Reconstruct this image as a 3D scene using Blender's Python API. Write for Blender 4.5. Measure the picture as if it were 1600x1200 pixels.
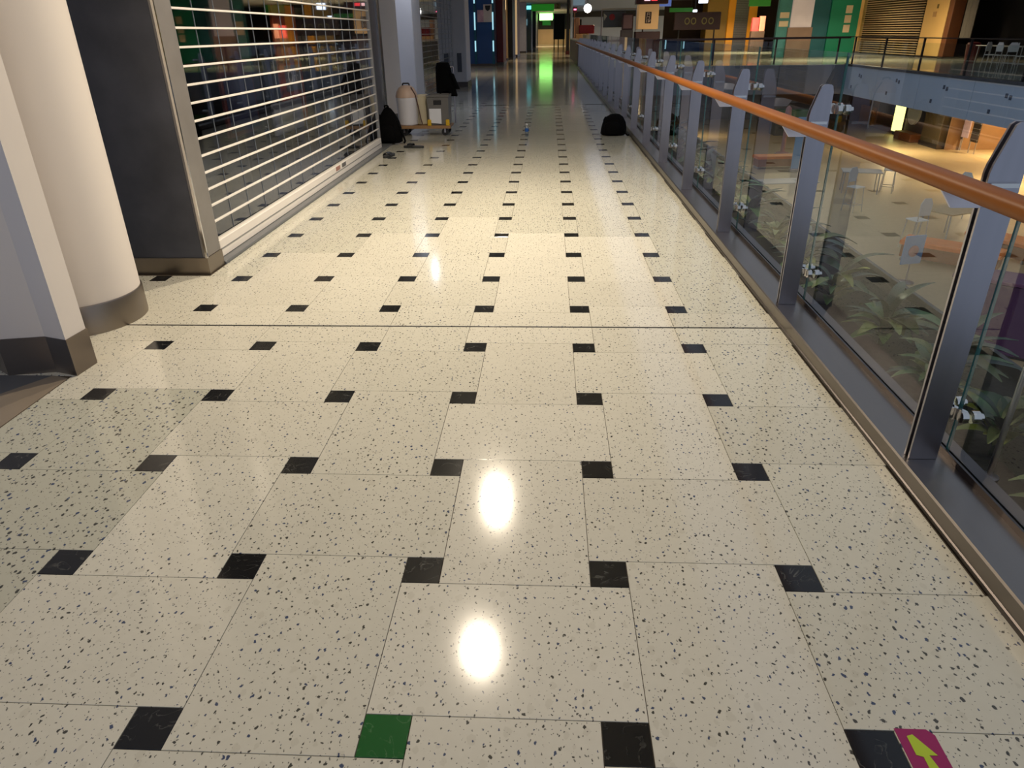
import bpy, math, random
from mathutils import Vector, Matrix
R_ = math.radians
random.seed(7)
scene = bpy.context.scene
for o in list(bpy.data.objects): bpy.data.objects.remove(o, do_unlink=True)
COL = scene.collection

# ------------------------------------------------------------------ camera
CAM = Vector((2.19336, -1.14198, 1.5561)); FPX = 1092.13
pitch, yaw, roll = 0.4658, -0.0542, -0.0153
FW = Vector((math.sin(yaw)*math.cos(pitch), math.cos(yaw)*math.cos(pitch), -math.sin(pitch)))
r0 = Vector((math.cos(yaw), -math.sin(yaw), 0)); u0 = r0.cross(FW)
RT = r0*math.cos(roll) + u0*math.sin(roll); UP = u0*math.cos(roll) - r0*math.sin(roll)
cd = bpy.data.cameras.new('camera'); cam = bpy.data.objects.new('camera', cd); COL.objects.link(cam)
m = Matrix((RT, UP, -FW)).transposed().to_4x4(); m.translation = CAM
cam.matrix_world = m
cd.sensor_fit = 'HORIZONTAL'; cd.sensor_width = 36; cd.lens = 36*FPX/1600; cd.clip_end = 600; cd.clip_start = 0.05
scene.camera = cam
def at(u, v, axis, val):
    """a point of the place seen at (u, v) of the photograph, on the plane axis = val"""
    d = FW + RT*((u-800)/FPX) - UP*((v-600)/FPX)
    return CAM + d*((val-CAM[axis])/d[axis])

# ------------------------------------------------------------------ world, exposure
w = bpy.data.worlds.new('world'); scene.world = w; w.use_nodes = True
bg = w.node_tree.nodes['Background']; bg.inputs[0].default_value = (0.56, 0.62, 0.80, 1); bg.inputs[1].default_value = 0.60
vs = scene.view_settings
vs.view_transform = 'Standard'; vs.look = 'None'; vs.gamma = 1; vs.use_curve_mapping = False; vs.exposure = 0.0
scene.cycles.use_denoising = True
scene.cycles.max_bounces = 10; scene.cycles.transparent_max_bounces = 40; scene.cycles.glossy_bounces = 5; scene.cycles.diffuse_bounces = 3
scene.cycles.sample_clamp_indirect = 4.0

CEIL = 3.8; CT = CEIL-.012
def area(name, loc, size, watts, col, spread=180, rot=(0,0,0), sy=None):
    l = bpy.data.lights.new(name, 'AREA'); l.shape = 'DISK' if sy is None else 'RECTANGLE'; l.size = size
    if sy: l.size_y = sy
    l.energy = watts; l.color = col; l.spread = R_(spread)
    o = bpy.data.objects.new(name, l); COL.objects.link(o); o.location = loc; o.rotation_euler = rot
    return o
WARM = (1.0, 0.855, 0.66)
LAMPS = [(1.58, 3.72, 84), (1.58, 6.13, 165), (1.58, 1.3, 10), (1.58, -1.1, 10)]
for i, (x, y, p) in enumerate(LAMPS):
    area('downlight_beam', (x, y, CEIL-0.03), 0.085, p, WARM, 150)
# lower level: lamps in the soffit and over the food court
for (x, y, p) in [(18.5, 18, 110), (18.5, 26, 160), (18.5, 34, 160), (10.5, 40, 60), (22.6, 27, 160), (22.6, 32, 160)]:  # last pair, inside the lower shop, added to brighten its back wall
    area('soffit_fill_beam', (x, y, -1.4), 0.5, p, (1.0, 0.72, 0.42), 160)
for (x, y, p) in [(19.6, 40, 240), (19.6, 47, 240), (16, 41, 330), (9, 40, 170), (7, 54, 300), (1.7, 104, 160), (1.7, 92, 500), (1.7, 62, 70), (1.7, 46, 50), (-2.2, 31, 90), (16.5, 56, 700)]:  # no fixtures here; added to brighten the far shops, floor and end wall
    area('far_fill_beam', (x, y, CEIL-0.05), 0.3, p, (1.0, 0.78, 0.5), 150)

for (x, y, p) in [(-.6, 15.7, 30), (2.98, 29.5, 14)]:
    area('cool_downlight_beam', (x, y, CEIL-0.05), 0.12, p, (.80, .86, 1.0), 150)

# ------------------------------------------------------------------ materials
def lin(c):
    out = []
    for v in c[:3]:
        v = v/255.0
        out.append(v/12.92 if v <= .04045 else ((v+.055)/1.055)**2.4)
    return (*out, 1)
MATS = {}
def mat(name, col, rough=.5, metal=0.0, var=.12, scale=6, bump=0.0, emit=0.0, spec=.5, coat=0.0, stretch=None, ecol=None):
    if name in MATS: return MATS[name]
    mt = bpy.data.materials.new(name); mt.use_nodes = True; nt = mt.node_tree; N = nt.nodes; L = nt.links
    b = N['Principled BSDF']
    tc = N.new('ShaderNodeTexCoord'); mp = N.new('ShaderNodeMapping'); L.new(tc.outputs['Object'], mp.inputs[0])
    if stretch: mp.inputs['Scale'].default_value = stretch
    nz = N.new('ShaderNodeTexNoise'); nz.inputs['Scale'].default_value = scale; nz.inputs['Detail'].default_value = 5
    L.new(mp.outputs[0], nz.inputs['Vector'])
    mx = N.new('ShaderNodeMix'); mx.data_type = 'RGBA'
    c = lin(col)
    mx.inputs[6].default_value = tuple(min(1, x*(1-var)) for x in c[:3])+(1,)
    mx.inputs[7].default_value = tuple(min(1, x*(1+var)) for x in c[:3])+(1,)
    L.new(nz.outputs['Fac'], mx.inputs[0]); L.new(mx.outputs[2], b.inputs['Base Color'])
    b.inputs['Roughness'].default_value = rough; b.inputs['Metallic'].default_value = metal
    b.inputs['Specular IOR Level'].default_value = spec; b.inputs['Coat Weight'].default_value = coat
    if bump:
        bp = N.new('ShaderNodeBump'); bp.inputs['Strength'].default_value = bump; bp.inputs['Distance'].default_value = .01
        L.new(nz.outputs['Fac'], bp.inputs['Height']); L.new(bp.outputs[0], b.inputs['Normal'])
    if emit:
        b.inputs['Emission Color'].default_value = lin(ecol or col); b.inputs['Emission Strength'].default_value = emit
    MATS[name] = mt
    return mt

def math_node(nt, op, a, b=None, clamp=False):
    n = nt.nodes.new('ShaderNodeMath'); n.operation = op; n.use_clamp = clamp
    for i, x in enumerate((a, b)):
        if x is None: continue
        if isinstance(x, (int, float)): n.inputs[i].default_value = x
        else: nt.links.new(x, n.inputs[i])
    return n.outputs[0]
def mixc(nt, f, a, b):
    n = nt.nodes.new('ShaderNodeMix'); n.data_type = 'RGBA'
    for i, x in ((0, f), (6, a), (7, b)):
        if isinstance(x, (int, float)): n.inputs[i].default_value = x
        elif isinstance(x, tuple): n.inputs[i].default_value = x
        else: nt.links.new(x, n.inputs[i])
    return n.outputs[2]

def terrazzo(name, grid=False):
    mt = bpy.data.materials.new(name); mt.use_nodes = True; nt = mt.node_tree; N = nt.nodes; L = nt.links
    b = N['Principled BSDF']
    geo = N.new('ShaderNodeNewGeometry'); pos = geo.outputs['Position']
    oi = N.new('ShaderNodeObjectInfo')
    sep = N.new('ShaderNodeSeparateColor'); L.new(oi.outputs['Color'], sep.inputs[0])
    old = sep.outputs[0]
    if grid:
        v = N.new('ShaderNodeValue'); v.outputs[0].default_value = .6; old = v.outputs[0]
    # wobble the lookup a little so the chips are not round
    nz = N.new('ShaderNodeTexNoise'); nz.inputs['Scale'].default_value = 70; L.new(pos, nz.inputs['Vector'])
    va = N.new('ShaderNodeVectorMath'); va.operation = 'MULTIPLY_ADD'; L.new(nz.outputs['Color'], va.inputs[0])
    va.inputs[1].default_value = (.016, .016, 0); L.new(pos, va.inputs[2])
    def chips(scale, thr_new, thr_old, gate_new, gate_old, seed):
        mp = N.new('ShaderNodeMapping'); L.new(va.outputs[0], mp.inputs[0]); mp.inputs['Location'].default_value = (seed, seed*.7, 0)
        mp.inputs['Rotation'].default_value = (0, 0, seed); mp.inputs['Scale'].default_value = (1, .72, 1)
        vo = N.new('ShaderNodeTexVoronoi'); vo.voronoi_dimensions = '2D'; vo.inputs['Scale'].default_value = scale
        L.new(mp.outputs[0], vo.inputs['Vector'])
        sc = N.new('ShaderNodeSeparateColor'); L.new(vo.outputs['Color'], sc.inputs[0])
        thr = math_node(nt, 'ADD', thr_new, math_node(nt, 'MULTIPLY', old, thr_old-thr_new))
        thr = math_node(nt, 'MULTIPLY', thr, math_node(nt, 'ADD', .55, sc.outputs[2]))
        inside = math_node(nt, 'MULTIPLY', math_node(nt, 'SUBTRACT', thr, vo.outputs['Distance']), 18, True)
        gt = math_node(nt, 'ADD', gate_new, math_node(nt, 'MULTIPLY', old, gate_old-gate_new))
        g = math_node(nt, 'LESS_THAN', sc.outputs[0], gt)
        return math_node(nt, 'MULTIPLY', inside, g), sc.outputs[1]
    c1, h1 = chips(46, .122, .205, .62, .52, 3.1)
    c2, h2 = chips(74, .115, .13, .58, .55, 11.7)
    c3, h3 = chips(26, .22, .22, .26, .26, 21.3)
    big = N.new('ShaderNodeTexNoise'); big.inputs['Scale'].default_value = 1.7; big.inputs['Detail'].default_value = 6; L.new(pos, big.inputs['Vector'])
    fine = N.new('ShaderNodeTexNoise'); fine.inputs['Scale'].default_value = 40; fine.inputs['Detail'].default_value = 4; L.new(pos, fine.inputs['Vector'])
    base = mixc(nt, old, lin((217, 213, 198)), lin((188, 187, 171)))
    f = math_node(nt, 'ADD', math_node(nt, 'MULTIPLY', big.outputs['Fac'], .16), math_node(nt, 'MULTIPLY', fine.outputs['Fac'], .14))
    f = math_node(nt, 'ADD', f, math_node(nt, 'MULTIPLY', oi.outputs['Random'], .10))
    base = mixc(nt, f, base, lin((150, 143, 124)))
    base = mixc(nt, math_node(nt, 'MULTIPLY', c3, .16), base, lin((150, 142, 122)))
    dark = mixc(nt, math_node(nt, 'GREATER_THAN', h1, .62), lin((38, 38, 36)), lin((30, 52, 92)))
    base = mixc(nt, math_node(nt, 'MULTIPLY', c2, .8), base, lin((70, 70, 68)))
    base = mixc(nt, math_node(nt, 'MULTIPLY', c1, .92), base, dark)
    if grid:
        sx = N.new('ShaderNodeSeparateXYZ'); L.new(pos, sx.inputs[0])
        def near(o):
            t = math_node(nt, 'ADD', math_node(nt, 'DIVIDE', o, .6), .5)
            t = math_node(nt, 'ABSOLUTE', math_node(nt, 'SUBTRACT', math_node(nt, 'FRACT', math_node(nt, 'ADD', t, 1000)), .5))
            return math_node(nt, 'LESS_THAN', t, .1)
        k = math_node(nt, 'MULTIPLY', near(sx.outputs[0]), near(sx.outputs[1]))
        base = mixc(nt, k, base, lin((26, 26, 25)))
    L.new(base, b.inputs['Base Color'])
    b.inputs['Roughness'].default_value = .14; b.inputs['Specular IOR Level'].default_value = .5
    rn = math_node(nt, 'ADD', .065, math_node(nt, 'MULTIPLY', big.outputs['Fac'], .07)); L.new(rn, b.inputs['Roughness'])
    return mt
TERR = terrazzo('terrazzo'); TERRFAR = terrazzo('terrazzo_with_black_insets', True)

def marble(name, c, veins, amount):
    mt = bpy.data.materials.new(name); mt.use_nodes = True; nt = mt.node_tree; N = nt.nodes; L = nt.links
    b = N['Principled BSDF']; geo = N.new('ShaderNodeNewGeometry')
    nz = N.new('ShaderNodeTexNoise'); nz.inputs['Scale'].default_value = 9; nz.inputs['Detail'].default_value = 8; nz.inputs['Distortion'].default_value = 1.6
    L.new(geo.outputs['Position'], nz.inputs['Vector'])
    d = math_node(nt, 'ABSOLUTE', math_node(nt, 'SUBTRACT', nz.outputs['Fac'], .5))
    vein = math_node(nt, 'SUBTRACT', 1, math_node(nt, 'MULTIPLY', d, 60), True)
    n2 = N.new('ShaderNodeTexNoise'); n2.inputs['Scale'].default_value = 14; L.new(geo.outputs['Position'], n2.inputs['Vector'])
    vein = math_node(nt, 'MULTIPLY', vein, math_node(nt, 'MULTIPLY', math_node(nt, 'SUBTRACT', n2.outputs['Fac'], .42), 4, True))
    oi = N.new('ShaderNodeObjectInfo')
    c2 = mixc(nt, math_node(nt, 'MULTIPLY', oi.outputs['Random'], .5), lin(c), lin(tuple(x*1.9 for x in c)))
    L.new(mixc(nt, math_node(nt, 'MULTIPLY', vein, amount), c2, lin(veins)), b.inputs['Base Color'])
    b.inputs['Roughness'].default_value = .12
    return mt
BLACK = marble('black_marble', (20, 20, 20), (140, 140, 132), .32)
GREEN = marble('green_veined_tile', (24, 84, 36), (150, 180, 140), .5)  # green base with pale veins for one inset tile

def glass(name, tint, k=1.8, rough=0.0):
    mt = bpy.data.materials.new(name); mt.use_nodes = True; nt = mt.node_tree; N = nt.nodes; L = nt.links
    for n in list(N):
        if n.type == 'BSDF_PRINCIPLED': N.remove(n)
    out = [n for n in N if n.type == 'OUTPUT_MATERIAL'][0]
    tr = N.new('ShaderNodeBsdfTransparent'); tr.inputs[0].default_value = tint
    gl = N.new('ShaderNodeBsdfGlossy'); gl.inputs['Roughness'].default_value = rough; gl.inputs[0].default_value = (.95, .97, 1, 1)
    fr = N.new('ShaderNodeFresnel'); fr.inputs[0].default_value = 1.5
    geo = N.new('ShaderNodeNewGeometry')
    nz = N.new('ShaderNodeTexNoise'); nz.inputs['Scale'].default_value = 1.2; L.new(geo.outputs['Position'], nz.inputs['Vector'])
    f = math_node(nt, 'MULTIPLY', fr.outputs[0], math_node(nt, 'ADD', k-.05, math_node(nt, 'MULTIPLY', nz.outputs['Fac'], .1)), True)
    f = math_node(nt, 'MULTIPLY', f, math_node(nt, 'SUBTRACT', 1, geo.outputs['Backfacing']))
    mx = N.new('ShaderNodeMixShader'); L.new(f, mx.inputs[0]); L.new(tr.outputs[0], mx.inputs[1]); L.new(gl.outputs[0], mx.inputs[2])
    L.new(mx.outputs[0], out.inputs['Surface'])
    return mt
GLASS = glass('clear_glass', (.93, .97, .955, 1), 1.08); POLY = glass('clear_polycarbonate', (.85, .86, .87, 1), 1.7, .02)
GEDGE = mat('glass_edge', (62, 108, 108), .1, 0, .2)

STEEL = mat('brushed_steel', (172, 170, 178), .30, 1, .08, 30, .02, stretch=(1, 1, .05))
KERB = mat('kerb_steel', (140, 133, 128), .32, 1, .10, 14, .02, stretch=(1, .05, 1))
CHROME = mat('chrome', (215, 212, 208), .12, 1, .05)
WOOD = mat('oiled_wood', (138, 80, 24), .48, 0, .35, 18, .05, spec=.22, stretch=(1, .06, 1))
CREAM = mat('cream_paint', (222, 214, 206), .55, 0, .04, 2)
WHITE = mat('white_paint', (206, 204, 206), .55, 0, .04, 2)
SKIRT = mat('satin_steel_skirting', (150, 140, 128), .36, 1, .10, 5)
SKIRTD = mat('dark_steel_skirting', (92, 86, 84), .34, 1, .12, 5)
GRANITE = mat('dark_slate_stone', (72, 74, 82), .42, 0, .85, 2.6, .02)
SILL = mat('grey_stone_sill', (98, 100, 102), .35, 0, .12, 12)
WBAR = mat('white_coated_aluminium', (226, 220, 212), .35, 0, .05)
GREYBAR = mat('grey_aluminium', (150, 150, 150), .35, .6, .08)
BLK = mat('black_fabric', (6, 6, 7), .9, 0, .3, 40, .3, spec=.12)
BLKP = mat('black_plastic', (18, 18, 19), .45, 0, .2)
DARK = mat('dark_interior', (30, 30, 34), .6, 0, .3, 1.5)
TAN = mat('tan_threshold_stone', (136, 123, 106), .3, 0, .12, 5)
DGREY = mat('dark_grey_threshold_stone', (84, 86, 90), .35, 0, .15, 5)
CEILM = mat('ceiling_paint', (190, 188, 184), .8, 0, .05)
LAMPM = mat('lamp_lens', (255, 236, 205), .4, 0, .02, emit=12)
FASC = mat('pale_blue_fascia_paint', (172, 188, 208), .5, 0, .06, 1)
LOWFL = mat('lower_terrazzo', (186, 166, 128), .38, 0, .12, 7)

# ------------------------------------------------------------------ mesh builder
class MB:
    def __init__(s): s.v = []; s.f = []; s.m = []
    def add(s, vs, fs, mi=0):
        o = len(s.v); s.v += [tuple(p) for p in vs]; s.f += [tuple(i+o for i in f) for f in fs]; s.m += [mi]*len(fs); return s
    def box(s, x0, x1, y0, y1, z0, z1, mi=0):
        v = [(x0,y0,z0),(x1,y0,z0),(x1,y1,z0),(x0,y1,z0),(x0,y0,z1),(x1,y0,z1),(x1,y1,z1),(x0,y1,z1)]
        return s.add(v, [(0,3,2,1),(4,5,6,7),(0,1,5,4),(1,2,6,5),(2,3,7,6),(3,0,4,7)], mi)
    def bev(s, x0, x1, y0, y1, z0, z1, b, mi=0):
        """box with chamfered vertical edges and chamfered top"""
        def ring(z, k):
            X0, X1, Y0, Y1 = x0+k, x1-k, y0+k, y1-k
            return [(X0+b,Y0,z),(X1-b,Y0,z),(X1,Y0+b,z),(X1,Y1-b,z),(X1-b,Y1,z),(X0+b,Y1,z),(X0,Y1-b,z),(X0,Y0+b,z)]
        rs = [ring(z0, b*.6), ring(z0+b*.6, 0), ring(z1-b, 0), ring(z1, b*.7)]
        vs = [p for r in rs for p in r]; fs = [tuple(range(7, -1, -1)), tuple(range(24, 32))]
        for k in range(3):
            for i in range(8): j = (i+1) % 8; fs.append((k*8+i, k*8+j, k*8+8+j, k*8+8+i))
        return s.add(vs, fs, mi)
    def prism(s, poly, a0, a1, axis='z', mi=0):
        """poly: list of 2D points; axis z: (x,y), axis y: (x,z), axis x: (y,z)"""
        n = len(poly)
        def P(p, a): return (p[0],p[1],a) if axis == 'z' else ((p[0],a,p[1]) if axis == 'y' else (a,p[0],p[1]))
        area2 = sum(poly[i][0]*poly[(i+1)%n][1]-poly[(i+1)%n][0]*poly[i][1] for i in range(n))
        pl = poly if (area2 > 0) != (axis == 'y') else poly[::-1]
        vs = [P(p, a0) for p in pl]+[P(p, a1) for p in pl]
        fs = [tuple(range(n-1, -1, -1)), tuple(range(n, 2*n))]+[(i, (i+1)%n, n+(i+1)%n, n+i) for i in range(n)]
        return s.add(vs, fs, mi)
    def cyl(s, p0, p1, r, r1=None, n=12, mi=0):
        p0, p1 = Vector(p0), Vector(p1); r1 = r if r1 is None else r1
        d = (p1-p0).normalized(); a = d.orthogonal().normalized(); b = d.cross(a)
        vs = []
        for p, rr in ((p0, r), (p1, r1)):
            for i in range(n):
                t = 2*math.pi*i/n; vs.append(p+a*(rr*math.cos(t))+b*(rr*math.sin(t)))
        fs = [tuple(range(n-1, -1, -1)), tuple(range(n, 2*n))]+[(i, (i+1)%n, n+(i+1)%n, n+i) for i in range(n)]
        return s.add(vs, fs, mi)
    def lathe(s, c, prof, n=24, mi=0):
        vs = []; fs = []
        for r, z in prof:
            for i in range(n):
                t = 2*math.pi*i/n; vs.append((c[0]+r*math.cos(t), c[1]+r*math.sin(t), c[2]+z))
        k = len(prof)
        for j in range(k-1):
            for i in range(n): fs.append((j*n+i, j*n+(i+1)%n, (j+1)*n+(i+1)%n, (j+1)*n+i))
        fs.append(tuple(range(n-1, -1, -1))); fs.append(tuple(range((k-1)*n, k*n)))
        return s.add(vs, fs, mi)
    def rings(s, rings, mi=0, cap=True):
        n = len(rings[0]); vs = [p for r in rings for p in r]; fs = []
        for j in range(len(rings)-1):
            for i in range(n): fs.append((j*n+i, j*n+(i+1)%n, (j+1)*n+(i+1)%n, (j+1)*n+i))
        if cap: fs.append(tuple(range(n-1, -1, -1))); fs.append(tuple(range((len(rings)-1)*n, len(rings)*n)))
        return s.add(vs, fs, mi)
    def tube(s, pts, r, n=8, mi=0):
        for a, b in zip(pts[:-1], pts[1:]): s.cyl(a, b, r, n=n, mi=mi)
        return s
    def mesh(s, name, mats, smooth=None):
        me = bpy.data.meshes.new(name); me.from_pydata(s.v, [], s.f)
        for mm in (mats if isinstance(mats, (list, tuple)) else [mats]): me.materials.append(mm)
        me.polygons.foreach_set('material_index', s.m)
        if smooth:
            me.polygons.foreach_set('use_smooth', [True]*len(me.polygons)); me.set_sharp_from_angle(angle=R_(smooth))
        me.update(); return me
    def build(s, name, mats, parent=None, smooth=None, loc=None):
        return link(name, s.mesh(name, mats, smooth), parent, loc)
def link(name, me, parent=None, loc=None):
    o = bpy.data.objects.new(name, me); COL.objects.link(o)
    if parent: o.parent = parent
    if loc: o.location = loc
    return o
def box(name, x0, x1, y0, y1, z0, z1, mt, parent=None, b=0):
    mb = MB()
    if b: mb.bev(x0, x1, y0, y1, z0, z1, b)
    else: mb.box(x0, x1, y0, y1, z0, z1)
    return mb.build(name, mt, parent)
def tag(o, label, cat, group=None):
    o['label'] = label; o['category'] = cat
    if group: o['group'] = group
    return o
def struct(o): o['kind'] = 'structure'; return o
def thing(name, label, cat, group=None, loc=(0,0,0), rz=0):
    o = bpy.data.objects.new(name, None); COL.objects.link(o); o.location = loc; o.rotation_euler = (0, 0, rz)
    return tag(o, label, cat, group)
def copy_tree(o, parent=None):
    c = o.copy(); COL.objects.link(c)
    if parent: c.parent = parent
    for ch in list(o.children): copy_tree(ch, c)
    return c
def text_mesh(body, size, mt, name, parent, loc, rot, align='CENTER'):
    cu = bpy.data.curves.new(name, 'FONT'); cu.body = body; cu.size = size; cu.extrude = .002; cu.align_x = align; cu.align_y = 'CENTER'
    t = bpy.data.objects.new(name+'_tmp', cu); COL.objects.link(t)
    me = bpy.data.meshes.new_from_object(t.evaluated_get(bpy.context.evaluated_depsgraph_get()))
    bpy.data.objects.remove(t, do_unlink=True); me.materials.clear(); me.materials.append(mt)
    o = link(name, me, parent, loc); o.rotation_euler = rot
    return o

# ------------------------------------------------------------------ floor
P, B = .6, .12
XL, XR = -.255, 3.56
floor = struct(MB().box(-1.3, XR, -3.2, 16.74, -.30, -.004).build('floor', mat('grout', (66, 56, 44), .8, 0, .4, 5)))
far = MB(); far.box(-7.0, 3.9, 16.74, 112, -.3, 0).box(3.9, 26, 36.0, 112, -.3, 0).box(16.5, 26, -6, 36.0, -.3, 0)
struct(far.build('floor_far', TERRFAR))
_cache = {}
def tile(x0, x1, y0, y1, mt, name, oldv):
    g = .0010
    key = (round(x1-x0, 4), round(y1-y0, 4), mt.name)
    if key not in _cache:
        hx, hy, c = (x1-x0)/2-g, (y1-y0)/2-g, .0008
        mb = MB()
        rs = [[(-hx+k,-hy+k,z),(hx-k,-hy+k,z),(hx-k,hy-k,z),(-hx+k,hy-k,z)] for z, k in ((-.004, 0), (-c, 0), (0, c))]
        mb.rings(rs); _cache[key] = mb.mesh(name, mt)
    o = link(name, _cache[key], floor, ((x0+x1)/2, (y0+y1)/2, 0)); o.color = (oldv, oldv, oldv, 1)
def xlimit(y):
    if y < 2.0: return -.255
    if y < 3.66: return -1.2
    return -.26
def is_old(c, r):
    if c <= 0 and r <= 2: return 1.0
    if c <= -1: return .55 if r >= 6 else .15
    if c >= 5: return .75 if r >= 5 else .45
    if r >= 9: return .6
    if r == 6 and c < 0: return .6
    if r == 7 and c < 1: return .6
    if r == 8 and c != 2: return .6
    return .12*((c*7+r*3) % 3)
YJ = 2.703; JW = .0085
for r in range(-5, 28):
    for c in range(-2, 6):
        if (c+r) % 2 == 0: x0, x1, y0, y1 = P*c+B/2, P*(c+1)-B/2, P*r-B/2, P*(r+1)+B/2
        else: x0, x1, y0, y1 = P*c-B/2, P*(c+1)+B/2, P*r+B/2, P*(r+1)-B/2
        segs = [(y0, y1)]
        if y0 < YJ < y1: segs = [(y0, YJ-JW), (YJ+JW, y1)]
        for a, bb in segs:
            # the left floor edge steps, so split there too
            cuts = [a]+[k for k in (2.0, 3.66) if a+.02 < k < bb-.02 and x0 < -.27]+[bb]
            for q in range(len(cuts)-1):
                ya, yb = cuts[q], cuts[q+1]
                X0 = max(x0, xlimit((ya+yb)/2)); X1 = min(x1, XR)
                if X1-X0 > .02: tile(X0, X1, ya, yb, TERR, 'terrazzo_tile', is_old(c, r))
for r in range(-4, 28):
    for c in range(-2, 6):
        x, y = P*c, P*r
        if x-B/2 < xlimit(y): continue
        tile(x-B/2, x+B/2, y-B/2, y+B/2, GREEN if (c == 3 and r == 0) else BLACK, 'black_inset_tile', 0)
box('trim_1', -.262, XR, YJ-JW+.0015, YJ+JW-.0015, -.004, -.0015, mat('joint_sealant', (22, 19, 16), .8), None)['kind'] = 'structure'
# threshold strip and recess floor at far left
mb = MB().prism([(-.262, -3.2), (-.262, 1.97), (-.36, 2.0), (-.60, 1.62), (-.60, -3.2)], -.3, 0, 'z')
struct(mb.build('trim_2', TAN))
struct(MB().prism([(-.60, -3.2), (-.60, 1.62), (-.36, 2.0), (-1.3, 2.0), (-1.3, -3.2)], -.3, 0, 'z').build('trim_3', DGREY))
struct(box('trim_4', -.56, -.262, 3.955, 11.6, -.3, .022, SILL, None, .004))

# floor sticker near the balustrade
st = thing('floor_sticker', 'magenta floor sticker with a lime arrow beside a black inset tile', 'sticker')
MB().prism([(3.063, -.25), (3.155, -.25), (3.155, .05), (3.14, .066), (3.063, .066)], .0002, .0014, 'z').build('sheet', mat('magenta_print', (140, 20, 84), .4), st)
MB().prism([(3.085, .045), (3.10, .05), (3.135, -.005), (3.115, -.005), (3.135, -.09), (3.10, -.09), (3.10, -.01), (3.085, -.005)], .0014, .0024, 'z').build('arrow', mat('lime_print', (168, 190, 40), .4), st)

# ------------------------------------------------------------------ ceiling with downlights
struct(MB().box(-7, 3.9, -4, 112, CEIL, CEIL+.3).box(3.9, 26, 36, 112, CEIL, CEIL+.3).box(16.3, 26, -6, 36, CEIL, CEIL+.3).build('ceiling', CEILM))
for i, (x, y, p) in enumerate(LAMPS[:2]):
    t = thing('downlight', ['round recessed ceiling lamp mirrored in the floor as the nearer bright spot',
                            'round recessed ceiling lamp mirrored in the floor as the farther bright spot'][i], 'lamp', 'ceiling downlights', (x, y, CEIL))
    MB().lathe((0,0,0), [(.066, 0), (.11, 0), (.115, -.012), (.105, -.018), (.068, -.018)], 28).build('trim_ring', WBAR, t, 40)
    MB().lathe((0,0,0), [(.064, 0), (.064, -.010)], 28).build('lens', LAMPM, t, 40)

# ------------------------------------------------------------------ left side: near pier, round column, stone piers
pier = thing('white_pier', 'white faceted pier at the left edge with a tall dark skirting', 'pier')
pp = [(-.232, 2.0), (-.222, 2.155), (-.36, 2.26), (-1.3, 2.26), (-1.3, 2.10), (-.74, 2.10), (-.60, 2.0), (-.37, 2.045)]
MB().prism(pp, .2, CT).build('shaft', CREAM, pier)
def grow(poly, k):
    cx = sum(p[0] for p in poly)/len(poly); cy = sum(p[1] for p in poly)/len(poly)
    return [(p[0]+k*(1 if p[0] > cx else -1), p[1]+k*(1 if p[1] > cy else -1)) for p in poly]
MB().prism(grow(pp, .005), 0, .2).build('skirting', mat('mid_steel_skirting', (132, 122, 112), .34, 1, .12, 5), pier)
rc = thing('round_column', 'thick round cream column with steel skirting beside the white pier', 'column', None, (-.69, 2.82, 0))
MB().lathe((0,0,0), [(.352, .17), (.352, CT)], 64).build('shaft', CREAM, rc, 40)
MB().lathe((0,0,0), [(.362, 0), (.362, .168), (.358, .176), (.352, .176)], 64).build('skirting', SKIRT, rc, 40)
MB().box(-.8, -.3, -.24, .24, 0, CT).build('web', CREAM, rc)

sp = thing('stone_pier', 'dark slate shopfront pier with a steel edge left of the big shutter', 'pier')
box('cladding', -1.6, -.31, 3.71, 3.95, .12, CT, GRANITE, sp)
box('jamb', -.31, -.28, 3.708, 3.945, .12, CT, mat('grey_steel_jamb', (132, 128, 124), .42, .3, .2, 5), sp, .004)
box('edge_strip', -.288, -.272, 3.700, 3.716, .12, CT, CHROME, sp)
box('skirting', -1.6, -.274, 3.70, 3.953, 0, .12, SKIRT, sp)
sp2 = thing('stone_pier', 'dark slate shopfront pier behind the slumped black backpack', 'pier')
box('cladding', -1.3, -.56, 9.91, 11.55, .0, CT, GRANITE, sp2)
box('edge_strip', -.562, -.535, 11.30, 11.33, .0, CT, CHROME, sp2)
box('jamb', -.562, -.55, 11.33, 11.55, .0, CT, mat('deep_blue_grey_steel', (48, 50, 62), .3, .6, .1), sp2)
box('corner_strip', -.40, -.34, 9.885, 9.905, .0, CT, GREYBAR, sp2)

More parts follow.
